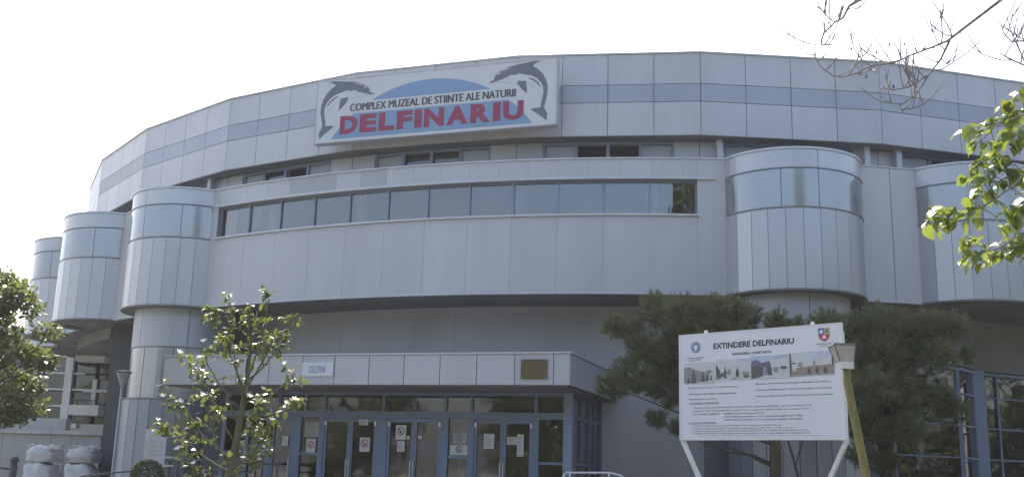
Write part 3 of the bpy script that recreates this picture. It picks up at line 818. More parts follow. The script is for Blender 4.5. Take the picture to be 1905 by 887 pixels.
# ------------------------------------------------------------------ project billboard
bb = thing('project_billboard', 'white printed project billboard on bent white legs beneath the pines', 'billboard', (2.56, 15.58, 0), -42.37)
Wd, H0, H1 = 2.497, 2.21, 3.71
MB().box(0, Wd, 0, 0.035, H0, H1).build('board', 'board_white', bb)
fm = MB(); fm.box(-0.03, -0.001, -0.006, 0.05, H0 - 0.03, H1 + 0.012); fm.box(Wd + 0.001, Wd + 0.03, -0.006, 0.05, H0 - 0.03, H1 + 0.012)
fm.box(-0.001, Wd + 0.001, -0.005, 0.05, H0 - 0.03, H0 - 0.001); fm.box(-0.001, Wd + 0.001, -0.005, 0.05, H1 + 0.001, H1 + 0.012); fm.build('board_frame', 'white_paint', bb)
for x in (0.42, 2.10): MB().box(x - 0.02, x + 0.02, 0.01, 0.05, H1 + 0.012, H1 + 0.055).build('clip', 'white_paint', bb)
for sgn_, x in ((1, 0.0), (-1, Wd)):
    MB().bar((x, 0.06, H1 - 0.1), (x, 0.06, H0 - 0.08), 0.055, 0.055).bar((x, 0.06, H0 - 0.06), (x + sgn_ * 0.36, 0.06, 1.45), 0.055, 0.055).bar((x + sgn_ * 0.36, 0.06, 1.47), (x + sgn_ * 0.36, 0.06, 0), 0.06, 0.06).build('leg', 'white_paint', bb)
MB().box(0.03, Wd - 0.03, 0.036, 0.07, H0 + 0.3, H0 + 0.36).build('back_rail', 'post_grey', bb)
def U(u): return u * Wd
def V(v): return H1 - v * 1.5
def bt(txt, u0, u1, v, h, m='ink', bold=0.015):
    o = link('lettering', text_mesh(txt, (u1 - u0) * Wd, h, U(u0), V(v), m, -0.0035, bold=bold), bb)
    if h < 0.05: tag(o, kind='stuff')
bt('EXTINDERE DELFINARIU', 0.225, 0.735, 0.155, 0.085, 'ink', 0.03)
bt('MUNICIPIUL CONSTANTA', 0.35, 0.60, 0.225, 0.035, 'ink_grey', 0.03)
bt('GUVERNUL ROMANIEI', 0.045, 0.155, 0.235, 0.018, 'ink_grey'); bt('MINISTERUL', 0.06, 0.14, 0.258, 0.016, 'ink_grey')
bt('PRIMARIA MUNICIPIULUI', 0.865, 0.96, 0.178, 0.015, 'ink_grey'); bt('CONSTANTA', 0.885, 0.945, 0.198, 0.014, 'ink_grey')
# round blue emblem with white figure
em = MB().poly([(U(0.105) + 0.082 * cos(2 * pi * i / 28), V(0.125) + 0.082 * sin(2 * pi * i / 28)) for i in range(28)], -0.003, -0.0008).build('round_emblem', 'print_blue', bb)
mb = MB(); ring(mb, U(0.105), V(0.125), 0.070, 0.006, -0.0048, -0.0033, 24)
cx_, cz_ = U(0.105), V(0.125)
mb.poly([(cx_ - 0.045, cz_ + 0.035), (cx_ - 0.02, cz_ + 0.015), (cx_ - 0.012, cz_ + 0.04), (cx_ + 0.012, cz_ + 0.04), (cx_ + 0.02, cz_ + 0.015), (cx_ + 0.045, cz_ + 0.035), (cx_ + 0.03, cz_ - 0.015), (cx_ + 0.008, cz_ - 0.05), (cx_ - 0.008, cz_ - 0.05), (cx_ - 0.03, cz_ - 0.015)], -0.0048, -0.0033)
mb.build('eagle_figure', 'board_white', em)
# coat of arms
sx, sz = U(0.913), V(0.09)
cr = MB()
cr.poly([(sx - 0.085, sz + 0.09), (sx, sz + 0.09), (sx, sz), (sx - 0.085, sz)], -0.003, -0.0008, 0)
cr.poly([(sx, sz + 0.09), (sx + 0.085, sz + 0.09), (sx + 0.085, sz), (sx, sz)], -0.003, -0.0008, 1)
cr.poly([(sx - 0.085, sz), (sx + 0.085, sz), (sx + 0.075, sz - 0.04), (sx + 0.045, sz - 0.075), (sx, sz - 0.098), (sx - 0.045, sz - 0.075), (sx - 0.075, sz - 0.04)], -0.003, -0.0008, 2)
cr.poly([(sx - 0.03, sz - 0.055), (sx + 0.03, sz - 0.055), (sx + 0.02, sz - 0.02), (sx, sz - 0.005), (sx - 0.02, sz - 0.02)], -0.0048, -0.0033, 3)
cr.poly([(sx - 0.065, sz + 0.02), (sx - 0.02, sz + 0.02), (sx - 0.02, sz + 0.07), (sx - 0.065, sz + 0.05)], -0.0048, -0.0033, 3)
cr.poly([(sx + 0.02, sz + 0.02), (sx + 0.065, sz + 0.03), (sx + 0.055, sz + 0.075), (sx + 0.025, sz + 0.065)], -0.0048, -0.0033, 0)
cr.build('shield_emblem', ['print_blue', 'print_yellow', 'print_red', 'board_white'], bb)
# four printed pictures
PM = ['photo_sky', 'photo_pale', 'photo_wall', 'photo_dark', 'photo_violet', 'photo_brick', 'photo_green']
def picture(u0, u1, v0, v1, shapes):
    x0, x1, z0, z1 = U(u0), U(u1), V(v1), V(v0); w, h = x1 - x0, z1 - z0
    mb = MB()
    for k, (mi, pts) in enumerate(shapes):
        y = -0.002 - 0.0009 * k
        mb.poly([(x0 + w * p[0], z0 + h * p[1]) for p in pts], y - 0.0004, y, mi)
    return mb.build('printed_picture', PM, bb)
full = [(0, 0), (1, 0), (1, 1), (0, 1)]
def tree(x, w, b, t): return (3, [(x - w, b), (x + w, b), (x + w * .7, b + (t - b) * .5), (x, t), (x - w * .8, b + (t - b) * .55)])
def blob(mi, x, z, w, h): return (mi, [(x + w * cos(a) * (0.8 + 0.2 * sin(3 * a + x * 9)), z + h * sin(a) * (0.8 + 0.2 * cos(5 * a))) for a in [2 * pi * i / 12 for i in range(12)]])
picture(0.022, 0.235, 0.275, 0.485, [(1, full), (0, [(0, .7), (.45, .85), (.4, 1), (0, 1)]), (2, [(0, .05), (.8, .12), (.8, .5), (.45, .62), (.2, .8), (0, .78)]), (1, [(.25, .78), (.4, .72), (.4, .95), (.25, .98)]), tree(.15, .05, .05, .38), tree(.32, .085, .05, .7), tree(.62, .06, .1, .58), tree(.75, .04, .12, .45), tree(.87, .035, .14, .42), blob(2, .8, .55, .12, .12), (1, [(.4, 0), (1, .1), (1, .2), (.6, .08)])])
picture(0.240, 0.463, 0.262, 0.470, [(1, full), (0, [(0, .88), (1, .92), (1, 1), (0, 1)]), (3, [(0, .1), (.16, .15), (.12, .5), (0, .8)]), tree(.27, .045, .15, .7), blob(3, .2, .3, .1, .12), blob(2, .38, .42, .09, .17), tree(.63, .055, .2, .62), blob(2, .86, .32, .13, .13), blob(6, .88, .2, .12, .1), (2, [(.45, .1), (.75, .1), (.72, .14), (.5, .16)])])
picture(0.468, 0.700, 0.248, 0.462, [(1, full), (0, [(0, .8), (.7, .8), (1, .95), (1, 1), (0, 1)]), (4, [(0, .05), (.3, .12), (.5, .35), (.5, .78), (.3, .7), (.12, .85), (0, .75)]), (3, [(0, 0), (.12, .05), (.3, .14), (.3, .5), (0, .55)]), (2, [(.32, .15), (.42, .17), (.42, .5), (.32, .5)]), tree(.5, .06, .15, .75), blob(2, .66, .38, .1, .15), blob(3, .86, .45, .11, .09), (1, [(.12, 0), (1, .02), (1, .1), (.4, .12)]), blob(6, .2, .1, .04, .05)])
picture(0.705, 0.965, 0.235, 0.455, [(1, full), (0, [(.35, .65), (1, .72), (1, 1), (.3, 1)]), (5, [(0, .08), (1, .12), (1, .46), (.55, .42), (.25, .38), (0, .3)]), (2, [(0, 0), (1, .06), (1, .13), (0, .08)]), (3, [(0, 0), (.025, .02), (.05, .5), (.03, .95), (0, 1)]), blob(2, .24, .5, .07, .12), blob(3, .1, .55, .05, .04), (1, [(.08, .2), (.16, .25), (.16, .4), (.06, .42)]), tree(.45, .04, .1, .38), tree(.62, .03, .12, .42), tree(.8, .03, .12, .42), tree(.97, .02, .4, 1.0), blob(2, .56, .52, .03, .12)])
LINES = [(0.055, 0.385, 0.535, 'Beneficiar principal de credite/finantare', .03), (0.055, 0.375, 0.597, 'Ordonator de credite: secundar/tertiar', .03), (0.055, 0.245, 0.655, 'Reprezentant investitor', .03), (0.055, 0.255, 0.706, 'VALOAREA INVESTITIEI', .032),
         (0.495, 0.945, 0.515, 'Ministerul Economiei, Energiei si Mediului de Afaceri', .032), (0.495, 0.945, 0.572, 'Unitatea Administrativ Teritoriala Judetul Constanta', .032), (0.495, 0.950, 0.630, 'Unitatea Administrativ Teritoriala Judetul Constanta', .032),
         (0.085, 0.830, 0.742, 'Valoare totala: 20.102.076,40 lei inclusiv T.V.A. respectiv 4.739.841,10 euro inclusiv T.V.A.', .030), (0.085, 0.815, 0.776, 'Valoare C+M: 12.226.065,26 lei inclusiv T.V.A. respectiv 2.836.219,82 euro inclusiv T.V.A.', .030),
         (0.085, 0.265, 0.808, 'Pret unitati eligibile:', .030), (0.285, 0.545, 0.808, '10.482.019,01 lei inclusiv T.V.A.', .030), (0.285, 0.770, 0.842, '12.037.192,63 lei inclusiv T.V.A. (cheltuieli eligibile BT 70%)', .030), (0.285, 0.770, 0.876, '3.000.779,57 lei inclusiv T.V.A. (cheltuieli eligibile CAE 30%)', .030),
         (0.055, 0.235, 0.895, 'LUCRARILE PROPUSE', .030), (0.075, 0.640, 0.925, '1. Statie noua de antrenament: Suprafata construita la sol de 432,70 mp', .029), (0.075, 0.715, 0.945, '2. Statie de filtrare si statie de pompare: Suprafata construita la sol de 176 mp', .0), ]
ROWS = [(0.055, 0.385, 0.530), (0.055, 0.375, 0.590), (0.055, 0.245, 0.642), (0.055, 0.255, 0.684)]
vs = {0: .530, 1: .588, 2: .640, 3: .680, 4: .517, 5: .573, 6: .630, 7: .722, 8: .752, 9: .782, 10: .782, 11: .812, 12: .842, 13: .868}
for i, (u0, u1, v, t, h) in enumerate(LINES[:14]):
    bt(t, u0, u1, vs[i], h * 0.85, 'ink_grey', 0.012)
for i, (u1, t) in enumerate(((0.640, '1. Statie noua de antrenament: Suprafata construita la sol de 432,70 mp'), (0.715, '2. Statie de filtrare si statie de pompare: Suprafata construita la sol de 176 mp'), (0.795, '3. Bazin delfini: Suprafata construita la sol de 90,70 mp, regim de inaltime S+P+1E'), (0.810, '4. Spatii administrative: Suprafata construita la sol de 37,02 mp, Regim de inaltime P+1E'))):
    bt(t, 0.075, u1, 0.893 + 0.024 * i, 0.022, 'ink_grey', 0.012)
bt('Termenul de executie a lucrarilor este prevazut conform graficului de executie aprobat', 0.11, 0.88, 0.984, 0.012, 'ink_grey', 0.0)

# ------------------------------------------------------------------ lamps
s = thing('yellow_lamp', 'leaning yellow lamp post with a square grey lantern beside the billboard', 'lamp', (4.15, 11.5, 0))
top = (3.705, 11.5, 2.84); off = (4.15, 11.5, 0)
MB().tube([(4.15, 11.5, 0), (3.872, 11.5, 1.694), (3.705, 11.5, 2.72), top], [0.055, 0.046, 0.042, 0.040], 14).build('post', 'yellow_post', s, True, off)
def frustum(c, w0, w1, h, tilt=0.0):
    mb = MB(); x, y, z = c
    vs = [(x + sx * w / 2 + tilt * (zz - z), y + sy * w / 2, zz) for zz, w in ((z, w0), (z + h, w1)) for sx, sy in ((-1, -1), (1, -1), (1, 1), (-1, 1))]
    return mb.add(vs, [(3, 2, 1, 0), (4, 5, 6, 7), (0, 1, 5, 4), (1, 2, 6, 5), (2, 3, 7, 6), (3, 0, 4, 7)])
tz = -0.16
frustum((3.708, 11.5, 2.845), 0.125, 0.14, 0.075, tz).build('lamp_base', 'lamp_white', s, off=off)
frustum((3.692, 11.5, 2.921), 0.15, 0.225, 0.17, tz).build('lamp_shade', 'lamp_grey', s, off=off)
frustum((3.663, 11.5, 3.092), 0.25, 0.23, 0.022, tz).build('lamp_lid', 'lamp_lid', s, off=off)
bars = MB()
for sx, sy in ((-1, -1), (1, -1), (1, 1), (-1, 1)):
    bars.bar((3.692 + sx * .077, 11.5 + sy * .077, 2.92), (3.692 + tz * .17 + sx * .114, 11.5 + sy * .114, 3.092), 0.01, 0.01)
bars.build('lantern_rib', 'lamp_lid', s, off=off)
s = thing('street_lamp', 'slim grey lamp post with a conical lantern in front of the drum', 'lamp', (-8.02, 22.0, 0))
MB().tube([(0, 0, 0), (0, 0, 0.5), (0, 0, 3.24)], [0.05, 0.038, 0.03], 12).build('post', 'post_grey', s, True)
ln = MB(); n = 16
prof = [(0.03, 3.20), (0.05, 3.23), (0.14, 3.46), (0.145, 3.47)]
def lathe(prof, n=16):
    mb = MB(); vs = [(r * cos(2 * pi * i / n), r * sin(2 * pi * i / n), z) for r, z in prof for i in range(n)]
    fs = [(k * n + i, k * n + (i + 1) % n, (k + 1) * n + (i + 1) % n, (k + 1) * n + i) for k in range(len(prof) - 1) for i in range(n)]
    fs += [tuple(range(n - 1, -1, -1)), tuple((len(prof) - 1) * n + i for i in range(n))]
    return mb.add(vs, fs)
lathe(prof).build('lantern', 'lamp_grey', s, True)
lathe([(0.17, 3.472), (0.18, 3.485), (0.10, 3.52), (0.02, 3.535)]).build('lamp_lid', 'lamp_lid', s, True)
lathe([(0.035, 3.30), (0.05, 3.34), (0.05, 3.40), (0.03, 3.45)]).build('bulb', 'lamp_white', s, True)

# ------------------------------------------------------------------ left background: wall, bags, neighbouring building
w = thing('low_wall', 'low rendered wall with pale coping behind the white bulk bags', 'wall', (-14, 29, 0))
MB().box(-17, -10.95, 28.9, 29.2, 0, 2.36).build('wall_body', 'render_wall', w, off=(-14, 29, 0))
MB().box(-17, -10.85, 28.8, 29.25, 2.362, 2.47).build('coping', 'coping', w, off=(-14, 29, 0))
MB().box(-17, -12.1, 29.26, 29.6, 0, 2.80).build('upper_wall', 'coping', w, off=(-14, 29, 0))
pj = MB()
for x in (-14.7, -13.6, -12.3, -11.75): pj.box(x - 0.008, x + 0.008, 28.893, 28.899, 0.05, 2.35)
pj.build('wall_joint', 'joint', w, off=(-14, 29, 0))
def bulk_bag(x, y, z, w_, h, seed, lab, ears=True):
    rs = random.Random(seed)
    s = thing('bulk_bag', lab, 'bulk bag', (x, y, z), group='white bulk bags by the low wall')
    bm = bmesh.new(); bmesh.ops.create_cube(bm, size=1.0)
    bmesh.ops.subdivide_edges(bm, edges=bm.edges[:], cuts=7, use_grid_fill=True)
    ph = [rs.uniform(0, 6) for _ in range(8)]
    for v in bm.verts:
        p = v.co.copy(); q = p * 2
        k = (1 - 0.10 * (q.x ** 2) * (q.y ** 2)) * (1 + 0.10 * (1 - q.z * q.z))
        sag = 0.10 * (q.x ** 2 + q.y ** 2) if q.z > 0.5 else 0
        wob = 0.05 * sin(23 * p.x * p.z + ph[3]) + 0.03 * sin(9 * p.x + ph[0] + 5 * p.z) + 0.03 * sin(11 * p.z + ph[1] + 4 * p.y) + 0.02 * sin(17 * p.x + 13 * p.y + ph[2])
        v.co = Vector((p.x * w_ * k * (1 + wob), p.y * w_ * k * (1 + wob), (p.z + 0.5) * h * (1 + 0.5 * wob) + (rs.uniform(-.02, .03) - sag * 0.4) * (q.z > 0.5)))
        if q.z < -0.98: v.co.z = 0
    me = bpy.data.meshes.new('sack'); bm.to_mesh(me); bm.free()
    me.materials.append(MATS['bag']); me.polygons.foreach_set('use_smooth', [True] * len(me.polygons))
    link('sack', me, s)
    for sx, sy in ((-1, -1), (1, -1), (1, 1), (-1, 1)):
        if not ears: break
        x0, y0 = sx * w_ * .40, sy * w_ * .40
        MB().tube([(x0, y0, h * .9), (x0 + sx * .05, y0, h * 1.08), (x0 + sx * .01, y0 - sy * .05, h * 1.12), (x0 - sx * .09, y0 - sy * .03, h * 1.05), (x0 - sx * .11, y0, h * .9)], 0.022, 6).build('lifting_loop', 'bag', s, True)
for bx, by, sd, w1, side in ((-11.60, 27.0, 1, 0.66, 'nearer the leafy tree'), (-10.60, 27.0, 4, 0.62, 'beside the end of the low wall')):
    bulk_bag(bx, by, 0.0, w1 + 0.06, 0.80, sd, 'white bulk bag at the foot of the stack ' + side, False)
    bulk_bag(bx - 0.02, by, 0.81, w1 + 0.02, 0.80, sd + 1, 'bulging white bulk bag midway in the stack ' + side, False)
    bulk_bag(bx + 0.01, by, 1.62, w1, 0.38, sd + 2, 'half-empty white bulk bag with loops topping the stack ' + side, True)
bulk_bag(-11.08, 27.6, 0.0, 0.5, 1.75, 9, 'tall crumpled white bag between the two stacks', True)
s = thing('old_pump', 'small dark standpipe with a valve wheel beside the sagging bulk bag', 'standpipe', (-12.25, 26.8, 0))
MB().tube([(0, 0, 0), (0, 0, 1.55)], 0.09, 10).build('pipe', 'rail_dark', s, True)
lathe([(0.05, 1.55), (0.10, 1.60), (0.11, 1.68), (0.06, 1.74)]).build('valve_wheel', 'rail_dark', s, True)
MB().tube([(-0.02, 0, 1.42), (-0.45, 0, 1.46), (-1.6, 0.1, 1.45)], 0.025, 6).build('side_pipe', 'rail_dark', s, True)

nb = thing('neighbour_building', 'white building with white-barred windows behind the low wall', 'building', (-18, 37, 0))
O = (-18, 37, 0)
MB().box(-28, -12.9, 37.0, 46, 5.24, 6.1).build('upper_wall', 'neighbour_white', nb, off=O)
MB().box(-28, -12.9, 37.0, 46, 0, 2.95).build('lower_wall', 'neighbour_white', nb, off=O)
MB().box(-28, -12.9, 37.5, 37.6, 2.95, 5.24).build('dark_room', 'interior_dark', nb, off=O)
MB().box(-28.2, -12.8, 36.8, 46.2, 6.1, 6.22).build('roof', 'coping', nb, off=O)
MB().box(-15.52, -15.26, 36.95, 37.3, 2.95, 5.24).build('column', 'frame_white', nb, off=O)
MB().box(-17.9, -17.64, 36.95, 37.3, 2.95, 5.24).build('column', 'frame_white', nb, off=O)
for z in (3.55, 4.12, 4.68): MB().box(-28, -14.85, 37.02, 37.08, z - 0.03, z + 0.03).build('window_bar', 'frame_white', nb, off=O)
MB().box(-14.85, -13.95, 37.0, 37.08, 4.05, 4.15).build('window_bar', 'frame_white', nb, off=O)
MB().box(-14.53, -14.38, 36.98, 37.09, 3.6, 4.5).build('window_bar', 'frame_white', nb, off=O)
for x0, x1 in ((-28, -17.9), (-17.64, -15.52), (-15.26, -14.53), (-14.38, -12.9)):
    for z0, z1 in ((2.96, 3.52), (3.58, 4.05), (4.15, 4.65), (4.71, 5.23)):
        MB().box(x0, x1, 37.15, 37.16, z0, z1).build('pane', 'glass_dark', nb, off=O)
MB().box(-16.2, -14.85, 36.8, 37.0, 2.8, 2.95).build('sill', 'frame_white', nb, off=O)
for (x0, x1, z0, z1) in ((-14.92, -13.90, 5.05, 5.42), (-14.93, -13.93, 3.22, 3.56)):
    b = MB().box(x0, x1, 36.2, 36.95, z0, z1).build('balcony', 'frame_white', nb, off=O)
    rl = MB(); rl.box(x0, x1, 36.2, 36.23, z1 + 0.14, z1 + 0.17)
    for i in range(5): xx = x0 + (x1 - x0) * i / 4; rl.box(xx - 0.012, xx + 0.012, 36.2, 36.23, z1, z1 + 0.14)
    rl.build('railing', 'rail_dark', b, off=O)
MB().box(-14.4, -14.15, 36.9, 37.0, 5.42, 5.75).build('wall_unit', 'rail_dark', nb, off=O)

# ------------------------------------------------------------------ plants
def leaf_array(pos, size, nrm_bias, rng, shape, droop=0.0):
    """One mesh of many leaves. shape: list of (u, v) outline, u along the leaf, v across."""
    n = len(pos); sh = np.array(shape)
    d = rng.normal(size=(n, 3)); d[:, 2] -= droop; d /= np.linalg.norm(d, axis=1)[:, None]
    up = rng.normal(size=(n, 3)) * 0.7 + np.array(nrm_bias)
    s = np.cross(d, up); s /= np.linalg.norm(s, axis=1)[:, None] + 1e-9
    nr = np.cross(s, d)
    sz = size * rng.uniform(0.65, 1.25, size=n)
    bend = (sh[:, 1] ** 2) * 0.9
    P = pos[:, None, :] + sz[:, None, None] * (sh[None, :, 0:1] * d[:, None, :] + sh[None, :, 1:2] * s[:, None, :] + bend[None, :, None] * nr[:, None, :])
    return P.reshape(-1, 3), len(sh)
def leaf_mesh(name, P, k, matn):
    n = len(P) // k
    me = bpy.data.meshes.new(name)
    me.vertices.add(len(P)); me.vertices.foreach_set('co', P.ravel())
    me.loops.add(len(P)); me.loops.foreach_set('vertex_index', np.arange(len(P), dtype=np.int32))
    me.polygons.add(n); me.polygons.foreach_set('loop_start', np.arange(0, len(P), k, dtype=np.int32))
    me.polygons.foreach_set('loop_total', np.full(n, k, dtype=np.int32))
    me.materials.append(MATS[matn]); me.update(); me.validate()
    return me
OVAL = [(0, 0), (0.28, 0.22), (0.62, 0.24), (1, 0), (0.62, -0.24), (0.28, -0.22)]
ROUND = [(0, 0), (0.12, 0.34), (0.45, 0.46), (0.78, 0.28), (1.05, 0), (0.78, -0.28), (0.45, -0.46), (0.12, -0.34)]
def wob(p0, p1, n, amp, rs):
    p0, p1 = Vector(p0), Vector(p1); L = (p1 - p0).length
    out = []
    for i in range(n + 1):
        t = i / n; k = amp * L * sin(pi * t)
        out.append(p0.lerp(p1, t) + Vector((rs.uniform(-1, 1), rs.uniform(-1, 1), rs.uniform(-1, 1))) * k)
    return out
def taper(r0, r1, n): return [r0 + (r1 - r0) * i / n for i in range(n + 1)]

def cluster_points(centers, per, rng, squash=0.75):
    out = []
    for (x, y, z, r) in centers:
        n = int(per * r * r)
        d = rng.normal(size=(n, 3)); d /= np.linalg.norm(d, axis=1)[:, None]
        rr = r * rng.uniform(0.15, 1.0, size=n) ** 0.5
        out.append(np.array([x, y, z]) + d * rr[:, None] * np.array([1, 1, squash]))
    return np.concatenate(out)

# --- left tree, crown in leaf, cut by the frame
rs = random.Random(3); rng = np.random.default_rng(3)
T0 = Vector((-9.72, 19.2, 0))
lt = thing('leafy_tree', 'full green leafy tree beside the low wall and white bags', 'tree', T0)
MB().tube([(0, 0, 0), (0.03, 0, 1.0), (-0.05, 0.03, 2.2), (-0.1, 0, 3.2), (-0.05, 0, 4.4)], [0.16, 0.13, 0.11, 0.08, 0.03], 10).build('trunk', 'bark', lt, True)
cents = []
lb = MB()
for i in range(90):
    th = rs.uniform(0, 2 * pi); zz = rs.uniform(2.3, 5.0)
    prof = 1.22 if zz < 3.9 else 1.22 * (1 - ((zz - 3.9) / 1.3) ** 1.5) + 0.12
    if zz < 2.6: prof *= 0.75
    rr = prof * math.sqrt(rs.uniform(0.1, 1))
    c = (rr * cos(th), rr * sin(th) * 0.9, zz)
    cents.append((*c, rs.uniform(0.2, 0.36)))
    if i % 2 == 0:
        a0 = (rs.uniform(-.05, .05), 0, max(1.6, zz - rs.uniform(0.5, 1.0)))
        lb.tube(wob(a0, c, 4, 0.06, rs), taper(0.03, 0.008, 4), 5)
lb.build('limbs', 'bark', lt, True)
P = cluster_points(cents, 1700, rng, 0.7)
P, k = leaf_array(P, 0.115, (0, 0, 1.0), rng, OVAL, 0.3)
link('crown', leaf_mesh('crown', P, k, 'leaf_tree'), lt)

# --- magnolia with white blossom in front of the entrance
rs = random.Random(11); rng = np.random.default_rng(11)
M0 = Vector((-3.2, 12.5, 0))
mg = thing('magnolia_tree', 'slender open tree with white blossoms standing before the entrance', 'tree', M0)
trk = [(0, 0, 0), (-0.01, 0, 0.8), (0.0, 0.02, 1.5), (0.06, 0, 2.05), (0.10, 0.02, 2.55), (0.12, 0, 3.0), (0.16, 0.02, 3.45)]
MB().tube(trk, [0.085, 0.070, 0.055, 0.038, 0.026, 0.015, 0.006], 10).build('trunk', 'bark_green', mg, True)
tips = []   # (x, z) offsets from the foot
BR = [((0.0, 1.55), (-0.42, 1.78), (-0.66, 2.02), (-0.86, 2.05)), ((0.0, 1.7), (-0.35, 1.95), (-0.62, 2.3), (-0.80, 2.34)), ((0.02, 1.9), (-0.25, 2.3), (-0.48, 2.68), (-0.62, 2.78)),
      ((0.05, 2.1), (-0.1, 2.45), (-0.28, 2.78), (-0.30, 2.95)), ((0.08, 2.4), (-0.02, 2.8), (-0.10, 3.15), (-0.13, 3.55)), ((0.10, 2.55), (0.25, 2.85), (0.40, 3.15), (0.62, 3.40)),
      ((0.10, 2.55), (0.22, 2.95), (0.32, 3.3), (0.36, 3.62)), ((0.06, 2.1), (0.30, 2.35), (0.52, 2.60), (0.60, 2.72)), ((0.04, 1.95), (0.30, 2.15), (0.55, 2.30), (0.72, 2.42)),
      ((0.0, 1.5), (0.22, 1.75), (0.36, 1.95), (0.44, 2.12)), ((0.0, 1.35), (-0.2, 1.55), (-0.42, 1.62), (-0.52, 1.72)), ((0.0, 1.4), (0.15, 1.6), (0.28, 1.75), (0.33, 1.7)),
      ((0.1, 2.7), (0.12, 3.0), (0.08, 3.3), (0.10, 3.5)), ((0.0, 1.6), (-0.15, 1.9), (-0.22, 2.2), (-0.18, 2.4)), ((0.03, 1.8), (0.12, 2.1), (0.2, 2.3), (0.22, 2.5)),
      ((0.1, 2.5), (-0.1, 2.9), (-0.28, 3.2), (-0.32, 3.42)), ((0.1, 2.6), (0.3, 2.8), (0.42, 2.95), (0.47, 3.08))]
lb = MB(); nodes = []
for br in BR:
    dy = rs.uniform(-0.55, 0.55)
    pts = [Vector((x, dy * i / 3 + rs.uniform(-.02, .02), z)) for i, (x, z) in enumerate(br)]
    fine = []
    for i in range(3):
        for t in (0, .5): fine.append(pts[i].lerp(pts[i + 1], t) + Vector((rs.uniform(-.02, .02), rs.uniform(-.02, .02), rs.uniform(-.02, .02))))
    fine.append(pts[3])
    lb.tube(fine, taper(0.013, 0.004, 6), 5)
    for i in range(2, 7): nodes.append((fine[i], 1.0 if i > 3 else 0.6))
    for _ in range(3):
        j = rs.randint(2, 5); d = Vector((rs.uniform(-.22, .22), rs.uniform(-.22, .22), rs.uniform(-.02, .26)))
        lb.tube([fine[j], fine[j] + d * .5 + Vector((0, 0, .02)), fine[j] + d], [0.005, 0.004, 0.002], 4)
        nodes.append((fine[j] + d, 1.0)); nodes.append((fine[j] + d * .6, .7))
lb.build('limbs', 'bark_green', mg, True)
# big leaves near the shoots: single leaves as parts, the fine mass behind as one
lm = []
for v in range(4):
    mb = MB(); L_ = 1.0; W_ = 0.23 + 0.04 * v; fold = 0.07
    mid = [(0, 0, 0), (0.35, 0, 0.03), (0.7, 0, 0.0), (1.0, 0, -0.10 - 0.05 * v)]
    sd1 = [(0.12, W_ * .55, fold * .5), (0.45, W_, fold), (0.78, W_ * .62, fold * .3)]
    vs_ = mid + sd1 + [(x, -y, z) for x, y, z in sd1]
    fs_ = [(0, 1, 4), (4, 1, 5), (1, 2, 5), (5, 2, 6), (2, 3, 6), (0, 7, 1), (7, 8, 1), (1, 8, 2), (8, 9, 2), (2, 9, 3)]
    mb.add(vs_, fs_); lm.append(mb.mesh('leaf', 'leaf_magnolia', True))
def place_leaf(me, parent, loc, d, up, s, name='leaf'):
    d = Vector(d).normalized(); up = Vector(up); y = up.cross(d).normalized(); z = d.cross(y)
    o = bpy.data.objects.new(name, me); COL.objects.link(o); o.parent = parent
    o.matrix_local = Matrix(((d.x * s, y.x * s, z.x * s, loc[0]), (d.y * s, y.y * s, z.y * s, loc[1]), (d.z * s, y.z * s, z.z * s, loc[2]), (0, 0, 0, 1)))
    return o
tipn = [p for p, w_ in nodes if w_ >= 1.0]
rs.shuffle(tipn)
cnt = 0
for p in tipn:
    for q in range(rs.choice((2, 3, 4, 5))):
        if cnt >= 290: break
        d = (rs.uniform(-1, 1), rs.uniform(-1, 1), rs.uniform(-1.1, .55)); cnt += 1
        place_leaf(rs.choice(lm), mg, p + Vector(d).normalized() * rs.uniform(0.0, 0.025), d, (rs.uniform(-.5, .5), rs.uniform(-.5, .5), 1), rs.uniform(0.085, 0.135))
pp = np.array([tuple(p) for p, _ in nodes])
P = pp[rng.integers(0, len(pp), 780)] + rng.normal(size=(780, 3)) * 0.035
P, k = leaf_array(P, 0.085, (0, 0, 0.8), rng, OVAL, 0.4)
tag(link('small_leaves', leaf_mesh('small_leaves', P, k, 'leaf_magnolia'), mg), kind='stuff')
pm = MB()
for k_ in range(6):
    a = k_ * pi / 3; c, s_ = cos(a), sin(a)
    q = [(0, 0, 0), (0.45, -0.28, 0.35), (0.9, -0.2, 0.75), (1.05, 0, 0.8), (0.9, 0.2, 0.75), (0.45, 0.28, 0.35)]
    pm.add([(x * c - y * s_, x * s_ + y * c, z) for x, y, z in q], [(0, 1, 2, 3, 4, 5)])
pm = pm.mesh('blossom', 'petal')
for i in range(55):
    p = rs.choice(tipn)
    place_leaf(pm, mg, p + Vector((rs.uniform(-.05, .05), rs.uniform(-.08, .03), rs.uniform(.0, .06))), (1, rs.uniform(-.5, .5), rs.uniform(-.5, .5)), (rs.uniform(-.6, .6), rs.uniform(-.6, .3), 1), rs.uniform(0.022, 0.046), 'blossom')

